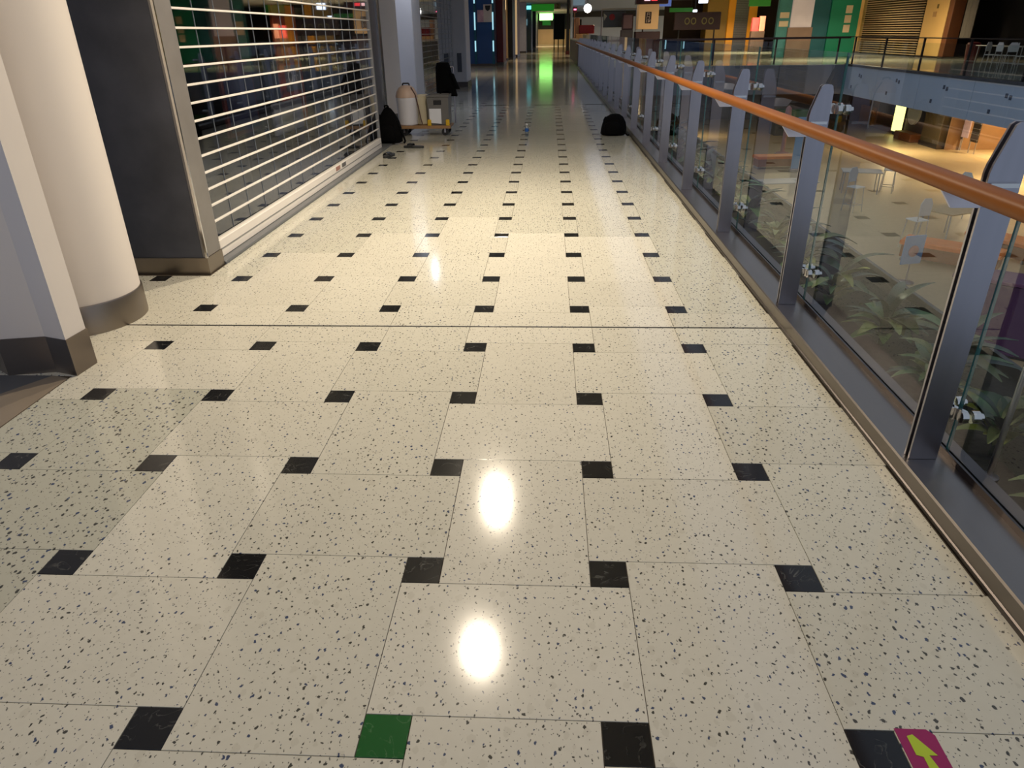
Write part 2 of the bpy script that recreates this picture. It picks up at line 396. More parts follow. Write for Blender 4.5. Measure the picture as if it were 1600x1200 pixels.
# ------------------------------------------------------------------ see-through roller shutters
def shutter(name, label, x, y0, y1, rows, cols, z0, pitch, barmat, interior):
    t = thing(name, label, 'shutter', 'roller shutters of the closed shops')
    w = (y1-y0)/cols
    MB().bev(x-.03, x+.03, y0, y1, .024, .158, .006).build('bottom_rail', barmat, t)
    MB().box(x+.030, x+.034, y0, y1, .085, .092).build('rail_groove', GREYBAR, t)
    bar = MB().prism([(x+.012, -.005), (x+.012, .006), (x+.006, .008), (x-.010, .008), (x-.010, -.007), (x+.006, -.007)], y0, y1, 'y').mesh('slat_bar', barmat)
    pane = MB().box(x-.003, x, .003, w-.003, .009, pitch-.008).mesh('pane', POLY)
    lk = MB().box(x-.004, x+.005, -.004, .004, .012, pitch-.011).mesh('link', mat('clear_link', (104, 110, 120), .2, 0, .05))
    for r in range(rows):
        z = z0+(r-1)*pitch+.5*pitch-.5*pitch
        if r > 0: link('slat_bar', bar, t, (0, 0, z0+(r-1)*pitch))
        for c in range(cols):
            link('pane', pane, t, (0, y0+c*w, z0+(r-1)*pitch))
    lkm = MB()
    for c in range(1, cols):
        o = MB()
        for r in range(rows): o.box(x-.003, x+.004, y0+c*w-.0022, y0+c*w+.0022, z0+(r-1)*pitch+.009, z0+r*pitch-.008)
        o.build('link_strip', lk.materials[0], t)
    for yy in (y0, y1): MB().box(x-.02, x+.022, yy-.014, yy+.014, .02, z0+(rows-1)*pitch).build('guide', GREYBAR, t)
    zt = z0+(rows-1)*pitch
    MB().bev(x-.2, x+.05, y0-.05, y1+.05, zt, CT, .01).build('header_box', GRANITE, t)
    return t
shutter('roller_shutter', 'long see-through roller shutter with white slats on the left shop', -.36, 4.05, 9.87, 19, 16, .291, .1205, WBAR, None)
for (a, bcol) in ((6.9, (150, 70, 60)), (7.12, (60, 60, 62))):
    pass
# closed shop behind the shutter
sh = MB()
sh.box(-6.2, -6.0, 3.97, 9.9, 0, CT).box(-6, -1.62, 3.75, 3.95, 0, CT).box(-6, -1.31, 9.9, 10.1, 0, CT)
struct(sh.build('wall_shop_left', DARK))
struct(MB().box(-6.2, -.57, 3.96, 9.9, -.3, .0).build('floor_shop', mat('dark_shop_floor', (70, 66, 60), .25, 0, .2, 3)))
def standee(name, label, x, y, w, h, z0, mt, parts=()):
    t = thing(name, label, 'poster', None, (x, y, 0))
    MB().bev(-.02, .02, -w/2, w/2, z0, z0+h, .006).build('board', mt, t)
    for i in (-1, 1): MB().box(-.12, .12, i*w*.35-.015, i*w*.35+.015, 0, z0).build('foot', BLKP, t)
    return t
t = standee('poster_board', 'orange sale poster with OFF lettering behind the shutter', -1.15, 8.62, .85, 1.35, .55, mat('orange_print', (150, 62, 30), .5, 0, .4, 2))
MB().box(.02, .026, -.28, .18, 1.25, 1.62).build('panel', mat('amber_print', (196, 120, 40), .5, 0, .4, 3), t)
MB().box(.02, .026, -.28, .30, .92, 1.22).build('panel', mat('grey_print', (120, 116, 120), .5, 0, .3, 4), t)
text_mesh('OFF', .22, mat('pale_print', (200, 196, 196), .5), 'lettering', t, (.03, 0, 1.08), (R_(90), 0, R_(90)))
t = standee('poster_board', 'dark maroon and blue poster board deep inside the shuttered shop', -1.5, 7.7, .95, 1.35, .5, mat('maroon_print', (72, 22, 26), .5, 0, .5, 3))
MB().box(.02, .026, -.42, .42, .55, 1.15).build('panel', mat('indigo_print', (34, 40, 72), .5, 0, .4, 3), t)
t = standee('notice_board', 'low grey notice board leaning inside the shuttered shop', -.95, 7.75, 1.0, .34, .52, mat('pale_grey_print', (120, 122, 130), .5, 0, .2, 3))
t = thing('green_exit_lamp', 'small glowing cyan lamp inside the shuttered shop', 'lamp', None, (-2.9, 8.2, 1.9))
MB().bev(-.03, .03, -.06, .06, -.045, .045, .01).build('body', mat('cyan_glow', (90, 225, 235), .4, emit=2.5), t); MB().cyl((0,0,.045), (0,0,CEIL-1.9), .006).build('rod', BLKP, t)

# labels on the bottom rail
for i, (yy, c) in enumerate(((7.35, (160, 116, 106)), (7.62, (92, 90, 92)))):
    o = MB().box(-.331, -.326, yy, yy+.17, .105, .15).build('rail_sticker', mat('sticker_%d' % i, c, .5, 0, .3, 30))
    tag(o, ['small reddish sticker on the white bottom rail of the shutter', 'small dark grey sticker on the white bottom rail of the shutter'][i], 'sticker', 'stickers on the shutter rail')

# ------------------------------------------------------------------ left side further on
c2 = thing('round_column', 'slim cream column standing behind the cleaning trolley', 'column', None, (-1.05, 13.6, 0))
MB().lathe((0,0,0), [(.36, 0), (.36, CT)], 40).build('shaft', CREAM, c2, 40)
MB().lathe((0,0,0), [(.366, 0), (.366, .17)], 40).build('skirting', SKIRT, c2, 40)
wp = thing('white_pillar', 'square white pillar between the slim column and the small shutter', 'pillar')
box('shaft', -2.2, -.84, 16.2, 17.30, .12, CT, WHITE, wp, .02); box('skirting', -2.2, -.835, 16.19, 17.31, 0, .12, SKIRT, wp)
shutter('roller_shutter', 'short grey see-through roller shutter beyond the trolley', -.86, 17.35, 23.2, 19, 8, .25, .13, GREYBAR, None)
struct(MB().box(-6.2, -6, 17, 24, 0, CT).box(-6, -1.1, 23.3, 23.5, 0, CT).box(-6, -1.1, 16.9, 17.1, 0, CT).build('wall_shop_far_left', mat('brown_interior', (62, 50, 46), .6, 0, .4, 1)))
wp2 = thing('white_pillar', 'narrow white pillar right of the small grey shutter', 'pillar')
box('shaft', -2.2, -.42, 23.3, 24.5, .15, CT, WHITE, wp2, .02); box('skirting', -2.2, -.41, 23.29, 24.51, 0, .15, SKIRTD, wp2)
box('call_plate', -.72, -.58, 23.27, 23.30, .45, 1.0, mat('slate_plate', (70, 74, 86), .4), wp2, .006)

# far left shopfronts, one after another down the passage
NEON = mat('pale_blue_tube', (170, 225, 240), .4, emit=.9)
def front(name, label, u0, u1, y, depth, m_, parts=None, x0=-4.0):
    xa = at(u0, 60, 1, y)[0]; xb = at(u1, 60, 1, y)[0]
    t = thing(name, label, 'shopfront', 'shopfronts along the left of the passage')
    MB().bev(min(x0, xa-1), xb, y, y+depth, 0, CT, .03).build('wall', m_, t)
    MB().box(min(x0, xa-1), xb+.02, y-.03, y+depth, 0, .12).build('plinth', SKIRTD, t)
    return t, xa, xb
t, xa, xb = front('blue_shopfront', 'deep blue shopfront wall with light tubes and a pinned poster', 744, 773, 39, 1.4, mat('deep_blue_panel', (22, 66, 118), .3, 0, .15, 1))
for k, u in enumerate((742.5, 770.5)):
    x = at(u, 60, 1, 38.9)[0]
    for z0, z1 in ((2.9, 3.7), (1.7, 2.5), (.7, 1.2)): MB().cyl((x, 38.93, z0), (x, 38.93, z1), .035, n=10).build('light_tube', NEON, t)
    MB().box(x-.06, x+.06, 38.96, 39.0, .1, CT).build('tube_backing', mat('teal_steel', (40, 92, 112), .3, .6), t)
MB().box(xa+.1, xa+.5, 38.94, 38.98, 2.05, 2.6).build('poster', mat('poster_pink', (190, 150, 160), .5, 0, .5, 6), t)
MB().box(xa+.42, xa+.85, 38.93, 38.97, 2.05, 2.85).build('poster', mat('poster_beige', (200, 186, 176), .5, 0, .1, 6), t)
MB().prism([(xa+.5, 2.8), (xa+.78, 2.8), (xa+.75, 2.62), (xa+.64, 2.54), (xa+.53, 2.62)], 38.92, 38.93, 'y').build('poster_print', BLKP, t)
t, xa, xb = front('maroon_shopfront', 'dark maroon shopfront pier after the blue wall', 774, 786, 40.6, 3, mat('maroon_panel', (112, 26, 34), .4, 0, .2, 1))
t, xa, xb = front('gold_shopfront', 'narrow gold lit shopfront edge after the maroon pier', 785, 792, 47, 1.4, mat('gold_panel', (176, 144, 96), .4, .1, .2, 1))
MB().box(xb-.12, xb-.04, 46.95, 46.99, 2.8, CT).build('light_strip', mat('warm_tube', (255, 226, 170), .4, emit=3), t)
t, xa, xb = front('black_shopfront', 'black shopfront pier beyond the gold edge', 791, 801, 48.6, 4, mat('black_panel', (16, 18, 20), .4))
t, xa, xb = front('mauve_shopfront', 'mauve shopfront with a cream lit edge', 800, 808, 54, 5, mat('mauve_panel', (130, 112, 126), .5))
MB().box(xb-.16, xb+.01, 53.96, 54.0, .15, CT).build('edge_light', mat('cream_tube', (226, 190, 140), .5, emit=.5), t)
t, xa, xb = front('grey_shopfront', 'broad grey pillar shopfront far down the passage', 807, 822, 65, 2, mat('grey_panel', (160, 160, 174), .5))
t, xa, xb = front('teal_shopfront', 'grey teal shopfront with a glowing cyan sign far down the passage', 822, 830, 68, 6, mat('teal_grey_panel', (70, 92, 100), .4))
MB().box(xa-.1, xb, 67.9, 68, 3.35, 3.62).build('sign', mat('cyan_sign', (110, 225, 230), .4, emit=2), t)
MB().box(xa, xa+.08, 67.9, 68, 2.1, 2.6).build('light_tube', NEON, t)
t, xa, xb = front('dark_shopfront', 'almost black last shopfront at the end of the passage', 829, 837, 85, 20, mat('near_black_panel', (14, 15, 17), .5))

# end of the passage
struct(MB().box(-6, 8, 108, 108.3, 1.9, CT).build('wall_end_upper', mat('end_wall_dark', (40, 40, 38), .7, 0, .3, .6)))
struct(MB().box(-6, 8, 108, 108.3, 0, 1.9).build('wall_end', mat('end_wall_floor_tone', (206, 172, 132), .6, 0, .2, .6)))  # tan lower part put in to carry the bright floor tone farther back
t = thing('hanging_sign_board', 'large green hanging board across the passage', 'sign')
MB().bev(.55, 2.62, 69.9, 70.1, 3.25, CT, .02).build('board', mat('green_board', (38, 128, 36), .5, 0, .15, 1, emit=.5), t)
MB().bev(2.66, 3.20, 69.9, 70.1, 3.4, CT, .02).build('number_plate', mat('cream_plate', (176, 168, 128), .5), t)
text_mesh('2', .5, mat('olive_print', (120, 116, 60), .5), 'numeral', t, (2.93, 69.88, 3.62), (R_(90), 0, 0))
t = thing('lit_exit_sign', 'glowing green and white sign hanging at the far end', 'sign')
MB().bev(.95, 2.65, 99.9, 100.1, 2.9, 3.7, .03).build('lit_panel', mat('green_white_glow', (190, 255, 170), .4, emit=5, ecol=(150, 255, 120)), t)
MB().bev(2.70, 2.98, 99.9, 100.1, 3.05, 3.6, .02).build('arrow_panel', mat('green_white_dim', (130, 200, 140), .4, emit=1.2), t)
for x in (1.2, 2.4): MB().cyl((x, 100, 3.7), (x, 100, CT), .02).build('hanger', BLKP, t)
t = thing('green_hanging_panel', 'dim green panel hanging under the glowing far sign', 'sign')
MB().bev(1.3, 2.4, 103, 103.2, 2.35, 2.85, .03).build('panel', mat('green_panel_paint', (40, 120, 60), .5, emit=.12), t)
for x in (1.4, 2.3): MB().cyl((x, 103.1, 2.85), (x, 103.1, CT), .015).build('hanger', BLKP, t)
t = thing('dark_kiosk', 'tall dark kiosk on the right of the passage end', 'kiosk')
MB().bev(2.62, 3.72, 75, 77, .9, 3.0, .04).build('cabinet', mat('kiosk_dark', (34, 36, 36), .5), t)
for x in (2.7, 3.1, 3.6): MB().box(x-.05, x+.05, 75.1, 75.2, 0, .9).build('leg', BLKP, t)
MB().box(2.6, 3.74, 74.95, 77.05, 3.0, 3.1).build('canopy', BLKP, t)
# right side of the far passage
t = thing('black_pillar', 'slim black pillar beside the far shop on the right', 'pillar')
box('shaft', 3.5, 3.72, 58, 58.4, 0, CT, mat('black_pillar_paint', (14, 14, 20), .4), t, .02)
box('base', 3.46, 3.76, 57.96, 58.44, 0, .25, mat('maroon_base', (66, 16, 20), .4), t, .02)
t = thing('corner_shop', 'blue lit corner shop with pale frame and globe lamp', 'shop')
MB().bev(3.78, 3.94, 58.0, 58.3, 0, CT, .02).build('frame', mat('pale_blue_frame', (150, 165, 195), .4), t)
MB().box(3.9, 11, 60, 60.3, 0, CT).build('wall', mat('slate_blue_wall', (150, 162, 190), .5, 0, .15, .5), t)
MB().box(3.9, 11, 59.9, 60, 2.55, 2.95).build('dark_band', BLKP, t)
MB().box(4.1, 4.7, 59.9, 60, .3, 2.4).build('doorway', BLKP, t)
MB().box(3.95, 4.9, 59.85, 59.95, 3.35, CT).build('fascia_sign', mat('pale_cyan_sign', (120, 145, 165), .5, emit=.4), t)
t = thing('globe_lamp', 'round white glowing globe lamp above the red counter', 'lamp')
MB().lathe((4.66, 50, 2.88), [(.02, .26), (.14, .22), (.22, .13), (.26, 0), (.22, -.13), (.14, -.22), (.02, -.26)][::-1], 20).build('globe', mat('white_globe', (255, 252, 245), .4, emit=4), t, 60)
MB().cyl((4.66, 50, 3.13), (4.66, 50, CT), .015).build('rod', BLKP, t)
t = thing('red_neon_sign', 'small red and pink neon sign left of the globe lamp', 'sign')
MB().bev(3.85, 4.15, 54.9, 55, 2.75, 3.1, .02).build('panel', mat('dark_red_panel', (80, 10, 24), .4), t)
MB().cyl((3.92, 54.88, 2.95), (4.1, 54.88, 2.95), .045).build('neon_tube', mat('pink_neon', (255, 110, 150), .4, emit=4), t)
MB().box(3.98, 4.02, 54.95, 55, 0, 2.75).build('post', mat('tan_post', (150, 110, 86), .5), t)
t = thing('red_counter', 'red counter with a cream base at the start of the kiosk row', 'counter')
MB().bev(4.22, 5.25, 52, 52.8, 1.42, 1.95, .04).build('front_panel', mat('red_paint', (128, 10, 14), .4), t)
MB().bev(3.98, 4.9, 51.9, 52.7, .9, 1.42, .04).build('base_panel', mat('cream_base', (206, 160, 110), .5), t)
MB().box(3.98, 5.25, 52, 52.7, 0, .9).build('plinth', BLKP, t)
MB().bev(3.95, 4.25, 52.2, 52.6, 1.42, 2.4, .04).build('menu_stand', mat('tan_menu', (176, 128, 96), .5), t)
t = thing('dark_low_wall', 'dark grey low wall with rail after the end of the glass balustrade', 'wall')
MB().bev(3.62, 3.95, 37.0, 51.4, 0, 1.10, .02).build('panel', mat('dark_grey_panel', (58, 60, 58), .35, .3, .15, 1), t)
MB().bev(3.58, 3.99, 36.9, 51.45, 1.10, 1.16, .02).build('coping', STEEL, t)
t = thing('menu_rack', 'grey menu screen on a thin pipe frame with triangle and red dot', 'sign')
xa = at(940, 30, 1, 46)[0]; xb = at(978, 30, 1, 46)[0]
MB().tube([(xa, 46, 0), (xa, 46, 2.72), (xb+.6, 46, 2.72), (xb+.6, 46, 0)], .03, 8).build('pipe_frame', STEEL, t, 40)
MB().bev(xa+.1, xb, 46.05, 46.1, 1.75, 2.6, .01).build('screen', mat('grey_screen', (74, 80, 86), .4), t)
MB().prism([(xa+.12, 2.5), (xa+.32, 2.36), (xa+.16, 2.12)], 46.0, 46.05, 'y').build('triangle', mat('pale_triangle', (190, 190, 180), .5), t)
MB().cyl((xa+.62, 46.05, 2.3), (xa+.62, 46.0, 2.3), .17, n=18).build('dot', mat('red_dot', (150, 30, 34), .5), t)

# lantern sign with two characters
t = thing('lantern_sign', 'square beige lantern sign with a dark two-character plate', 'sign')
MB().bev(7.24, 8.40, 44, 44.9, 1.62, 2.88, .04).build('lantern_box', mat('beige_lantern', (196, 156, 104), .5, 0, .05, emit=.28), t)
MB().bev(7.64, 7.98, 43.97, 44.0, 1.92, 2.50, .01).build('plate', mat('dark_brown_plate', (44, 16, 10), .5), t)
ch = MB()
for a in [(7.73,7.90,2.44,2.46),(7.73,7.75,2.30,2.46),(7.88,7.90,2.30,2.46),(7.75,7.88,2.37,2.39),(7.73,7.90,2.25,2.27),(7.71,7.73,2.14,2.26),(7.86,7.88,2.14,2.26)]:
    ch.box(a[0], a[1], 43.955, 43.97, a[2], a[3])
ch.prism([(7.73,2.13),(7.76,2.13),(7.72,1.96),(7.69,1.96)], 43.955, 43.97, 'y'); ch.prism([(7.82,2.14),(7.85,2.14),(7.83,1.96),(7.80,1.96)], 43.955, 43.97, 'y')
ch.prism([(7.90,2.12),(7.94,2.10),(7.88,1.97),(7.85,1.98)], 43.955, 43.97, 'y')
ch.build('characters', mat('cream_strokes', (206, 186, 166), .5), t)
MB().bev(7.15, 8.55, 44.0, 45, .0, 1.5, .03).build('counter', mat('kiosk_maroon', (58, 34, 38), .5), t)
MB().box(7.55, 7.62, 44.4, 44.5, 1.5, 1.62).build('bracket', BLKP, t)
MB().bev(7.1, 8.9, 44.1, 44.9, 2.9, 3.25, .03).build('canopy', mat('dark_maroon_canopy', (52, 12, 18), .5), t)
for k, (x0, c) in enumerate(((7.55, (240, 190, 190)), (7.95, (230, 50, 60)))): MB().box(x0, x0+.32, 44.05, 44.1, 3.05, 3.2).build('lit_letter', mat('canopy_glow_%d' % k, c, .4, emit=1.6), t)
t = thing('kiosk_back_panel', 'mauve framed panel left of the beige lantern sign', 'panel')
MB().bev(6.4, 7.05, 44.6, 44.7, 1.6, 2.45, .02).build('frame', mat('dark_mauve_frame', (50, 24, 30), .5), t)
MB().bev(6.48, 6.98, 44.57, 44.6, 1.68, 2.37, .005).build('panel', mat('mauve_panel_face', (120, 92, 96), .5), t)
MB().bev(6.35, 7.05, 44.5, 44.9, 0, 1.6, .02).build('counter', mat('grey_counter', (76, 70, 74), .5), t)
# dark board with four ring shaped digits
t = thing('digit_board', 'long dark maroon board showing 00 00 in dim yellow rings', 'sign')
MB().bev(9.3, 11.9, 44, 44.12, 1.55, 2.45, .03).build('board', mat('board_maroon', (42, 20, 22), .5, 0, .3, 2), t)
RING = mat('dim_yellow', (104, 98, 48), .5)
for x in (10.02, 10.38, 10.98, 11.36):
    n = 20; o = []; i_ = []
    ringv = MB(); rs = []
    for k in range(n+1):
        a = 2*math.pi*k/n; ca, sa = math.cos(a), math.sin(a)
        rs.append([(x+.15*ca, 43.985, 2.0+.18*sa), (x+.15*ca, 44.0, 2.0+.18*sa), (x+.10*ca, 44.0, 2.0+.12*sa), (x+.10*ca, 43.985, 2.0+.12*sa)])
    ringv.rings(rs, cap=False).build('digit', RING, t)
for x in (9.6, 11.6): MB().cyl((x, 44.06, 0), (x, 44.06, 1.55), .04).build('post', BLKP, t)
# signs and screens at the back
def hung(name, label, u0, u1, v0, v1, y, m_, cat='sign', emit_part=None):
    a = at(u0, v1, 1, y); b_ = at(u1, v0, 1, y)
    t = thing(name, label, cat)
    MB().bev(a[0], b_[0], y, y+.12, a[2], b_[2], .02).build('panel', m_, t)
    xm = (a[0]+b_[0])/2
    if b_[2] < CEIL-.05:
        for x in (a[0]+.1, b_[0]-.1): MB().cyl((x, y+.06, b_[2]), (x, y+.06, CT), .012).build('hanger', BLKP, t)
    return t, a, b_
hung('green_sign', 'long low green sign above the digit board', 1046, 1083, 12, 19, 52, mat('green_sign_paint', (44, 122, 40), .5, emit=.15))
hung('green_sign', 'bright green sign over the dark opening right of the yellow shop', 1170, 1206, -6, 10, 55, mat('green_sign_paint', (44, 122, 40), .5))
hung('lit_screen', 'bright white screen hanging above the digit board', 1092, 1107, -6, 5, 50, mat('white_screen', (225, 235, 255), .4, emit=3.5), 'screen')
hung('lit_screen', 'tiny white glowing screen under the bright hanging screen', 1083, 1089.5, 15, 19.5, 50.5, mat('white_screen', (225, 235, 255), .4), 'screen')
hung('blue_lit_ceiling_sign', 'blue lit panel right above the beige lantern', 1030, 1050, -3, 10, 54, mat('blue_lit', (90, 115, 190), .5, emit=.5))
# yellow shop with grey roller door
t = thing('yellow_shop', 'yellow shopfront with a grey roller door at the far side', 'shop')
xa, xb = at(1118, 50, 1, 62)[0], at(1186, 50, 1, 62)[0]
YEL = mat('yellow_paint', (222, 150, 20), .5, 0, .1, 1)
MB().bev(xa-.8, xa+.9, 62, 64, 0, CT, .03).build('side_wall', mat('olive_yellow', (130, 100, 34), .5), t)
x1, x2, x3, x4 = [at(u, 40, 1, 61.8)[0] for u in (1136, 1147, 1168, 1181)]
MB().bev(x1, x2, 61.8, 63, 0, CT, .03).build('pillar', YEL, t); MB().bev(x3, x4, 61.8, 63, 0, CT, .03).build('pillar', YEL, t)
for k in range(30): MB().box(x2, x3, 61.92, 61.98, .12*k+.0, .12*k+.1).build('roller_slat', mat('grey_roller', (110, 108, 112), .4, .5), t)
MB().box(x2, x3, 61.99, 62.1, 0, CT).build('roller_backing', BLKP, t)
t = thing('red_display', 'red and pink product display right of the yellow shop', 'display')
a = at(1174, 50, 1, 58); 
MB().bev(a[0], a[0]+.5, 58, 58.4, 1.4, 2.3, .03).build('poster', mat('red_display_print', (190, 70, 70), .5, 0, .4, 4), t)
MB().bev(a[0]+.55, a[0]+.95, 58, 58.4, 1.4, 2.4, .03).build('poster', mat('salmon_display_print', (206, 140, 120), .5, 0, .2, 4), t)
MB().bev(a[0], a[0]+1.0, 58, 58.5, 0, 1.4, .03).build('counter', mat('brown_counter', (70, 54, 46), .5), t)
struct(MB().box(9, 26, 66, 66.3, 0, CT).build('wall_far', mat('brown_back_wall', (58, 40, 32), .7, 0, .4, .4)))

# hoarding with posters on the opposite side
t = thing('teal_hoarding', 'teal and green advertising hoarding with three pale cards', 'hoarding')
HX = [at(u, 50, 1, 46)[0] for u in (1212, 1232, 1266, 1292, 1337)]
TEAL = mat('teal_print', (22, 92, 104), .45, 0, .25, .8); GRN = mat('jade_print', (12, 128, 98), .45, 0, .15, .8)
MB().bev(HX[0], HX[1], 46, 46.3, 0, CT, .02).build('panel', mat('pale_teal_print', (60, 130, 130), .5, 0, .3, 2), t)
MB().bev(HX[1]+.01, HX[2]-.01, 45.95, 46.3, 0, CT, .02).build('panel', mat('white_poster_print', (214, 204, 206), .5, 0, .15, 1.4, emit=.12), t)
MB().bev(HX[2], HX[3], 46, 46.3, 0, CT, .02).build('panel', TEAL, t)
MB().bev(HX[3]+.01, HX[4], 45.9, 46.3, 0, CT, .02).build('panel', GRN, t)
for z in (2.5, 2.0, 1.5): MB().bev(HX[3]+.85, HX[3]+1.22, 45.87, 45.9, z-.2, z+.2, .006).build('card', mat('pale_card', (206, 190, 160), .5, 0, .06, 8), t)
for z in (2.25, 1.8): MB().bev(HX[0]+.12, HX[1]-.1, 45.97, 46.0, z-.15, z+.15, .006).build('card', mat('pale_card', (206, 190, 160), .5), t)
MB().box(HX[1]-.1, HX[2]+.05, 45.85, 46.0, 0, 1.6).build('counter', mat('beige_counter', (130, 108, 94), .5, 0, .2, 2), t)

# ------------------------------------------------------------------ opposite side of the void
XO = 16.3
op = thing('opposite_fascia', 'pale blue grey slab fascia across the void with small dark marks', 'fascia')
for i in range(10):
    y0 = -2+i*3.8; 
    MB().bev(XO-.06, XO+.2, y0+.01, y0+3.79, -1.28, -.06, .008).build('panel', FASC, op)
    for k, dz in ((0, -.42), (1, -.38), (2, -.9)):
        yy = y0+1.6+.22*k+(.5 if k == 2 else 0)
        MB().bev(XO-.075, XO-.06, yy, yy+.13, dz-.07, dz+.06, .004).build('wall_mark', mat('fascia_mark', (64, 76, 96), .5), op)
MB().box(XO-.1, XO+.2, -2, 36, -.06, .03).build('coping', mat('dark_coping', (60, 62, 68), .4), op)
struct(MB().box(XO+.24, 26, -6, 36, -1.28, -.3).build('ceiling_lower', CEILM))
opr = thing('opposite_railing', 'dark glass railing along the far edge of the void', 'railing')
DRAIL = mat('dark_rail', (38, 34, 34), .35, .4)
MB().box(XO+.0, XO+.06, 2, 36, 1.15, 1.185).build('handrail', DRAIL, opr)
for k in range(11):
    y = 2.5+3.3*k
    MB().box(XO+.01, XO+.07, y-.035, y+.035, .03, 1.16).build('post', DRAIL, opr)
    if k < 10: MB().box(XO+.03, XO+.042, y+.04, y+3.26, .1, 1.0).build('glass_panel', GLASS, opr)
fr = thing('end_railing', 'dark railing closing the far end of the void', 'railing')
MB().box(3.7, XO, 36.0, 36.08, 1.10, 1.19).build('handrail', mat('dark_wood_rail', (52, 30, 24), .35), fr)
for k in range(5):
    x = 4.2+2.9*k
    MB().box(x-.035, x+.035, 36.0, 36.06, .02, 1.12).build('post', DRAIL, fr)
    if k < 4: MB().box(x+.05, x+2.85, 36.02, 36.032, .1, 1.02).build('glass_panel', GLASS, fr)
ef = thing('end_fascia', 'grey slab fascia at the far end of the void', 'fascia')
for k in range(4): MB().bev(3.75+3.13*k, 3.75+3.13*k+3.11, 35.8, 36.0, -1.28, 0, .01).build('panel', mat('grey_fascia_paint', (112, 118, 128), .5), ef)

# opposite shops, front plane x = 23
XS = 23.0
def yy_(u, x=XS): return at(u, 50, 0, x)[1]
struct(MB().box(25.8, 26, -6, 66, -5, CT).build('wall_right', DARK))
t = thing('slatted_shutter', 'brown shop shutter of many pale slats across the void', 'shutter')
ya, yb = yy_(1437), yy_(1346)
for k in range(28): MB().prism([(XS-.03, .10+.125*k), (XS+.02, .10+.125*k), (XS+.02, .13+.125*k), (XS-.03, .14+.125*k)], ya, yb, 'y').build('slat', mat('tan_slat', (206, 178, 132), .4, .1), t)
MB().box(XS+.06, XS+.1, ya, yb, 0, CT).build('backing', mat('dark_brown_backing', (26, 22, 17), .7), t)
def post(name, label, u0, u1, m_, x=XS, d=.5):
    t = thing(name, label, 'pillar'); y0, y1 = sorted((yy_(u0, x), yy_(u1, x)))
    MB().bev(x-.1, x+d, y0, y1, .1, CT, .02).build('shaft', m_, t); MB().box(x-.12, x+d, y0-.02, y1+.02, 0, .1).build('base', SKIRTD, t); return t
GOLD = mat('warm_cream_paint', (214, 176, 110), .5, 0, .08, 1)
t = post('cream_pillar', 'warm cream pillar right of the slatted shutter', 1441, 1476, GOLD)
MB().bev(XS-.13, XS-.1, yy_(1460), yy_(1460)+.35, 2.0, 2.25, .004).build('notice', mat('tan_notice', (180, 140, 90), .5), t)
MB().bev(XS-.13, XS-.1, yy_(1461), yy_(1461)+.15, 2.4, 2.6, .004).build('emblem', mat('olive_emblem', (120, 100, 50), .5), t)
post('brown_pillar', 'narrow brown pillar at the edge of the dark open shop', 1477, 1484, mat('brown_pillar_paint', (104, 62, 34), .5))
post('cream_pillar', 'narrow cream pillar left of the slatted shutter', 1337, 1345, GOLD)
t = thing('pink_banner', 'small pink standing banner against the narrow cream pillar', 'banner')
a = at(1331, 40, 0, 22.2)
MB().bev(22.18, 22.22, a[1]-.25, a[1]+.25, 1.2, 2.35, .008).build('sheet', mat('pink_print', (206, 130, 136), .5, 0, .3, 4), t)
MB().cyl((22.2, a[1], 0), (22.2, a[1], 1.2), .02).build('pole', STEEL, t); MB().lathe((22.2, a[1], 0), [(.2, 0), (.2, .02), (.03, .04)], 16).build('base', STEEL, t)
t = thing('grey_curtain', 'hanging grey curtain panel in the dark open shop', 'curtain')
yc = yy_(1500); rs = []
for k in range(25):
    yy = yc-.5+k*.045; dx = .05*math.sin(k*1.4)
    rs.append((yy, 23.3+dx))
mb = MB(); n = len(rs)
mb.add([(x, y, .95) for y, x in rs]+[(x, y, CT) for y, x in rs]+[(x+.01, y, .95) for y, x in rs]+[(x+.01, y, CT) for y, x in rs],
       [(i, i+1, n+i+1, n+i) for i in range(n-1)]+[(2*n+i+1, 2*n+i, 3*n+i, 3*n+i+1) for i in range(n-1)])
mb.build('drape', mat('grey_drape', (104, 100, 92), .8), t, 60); MB().cyl((23.3, yc-.6, CEIL-.03), (23.3, yc+.7, CEIL-.03), .02).build('rail', STEEL, t)

# ------------------------------------------------------------------ chairs and tables
WFRAME = mat('white_tube', (196, 190, 182), .4, 0, .05); WSEAT = mat('white_moulded_plastic', (228, 228, 222), .4, 0, .05)
def chair_parts(t, sh, th, frame, seat):
    MB().bev(-.20, .20, -.20, .20, sh-.03, sh, .015).build('seat', seat, t)
    rs = []
    MB().prism([(-.17, sh+.12), (.17, sh+.12), (.19, th-.14), (.10, th), (-.10, th), (-.19, th-.14)], .17, .195, 'y').build('backrest', seat, t)
    for sx in (-1, 1):
        MB().cyl((sx*.16, -.16, sh-.03), (sx*.20, -.21, 0), .014).build('leg', frame, t, 40)
        MB().cyl((sx*.16, .17, sh+.2), (sx*.20, .23, 0), .014).build('leg', frame, t, 40)
    MB().tube([(-.19, -.2, .22), (.19, -.2, .22), (.19, .21, .22), (-.19, .21, .22), (-.19, -.2, .22)], .010, 6).build('stretcher', frame, t, 40)
LZ = -3.7
def lower(u, v): return at(u, v, 2, LZ)
struct(MB().box(3.9, 26, -6, 66, LZ-.3, LZ).build('floor_lower', LOWFL))
bar = None
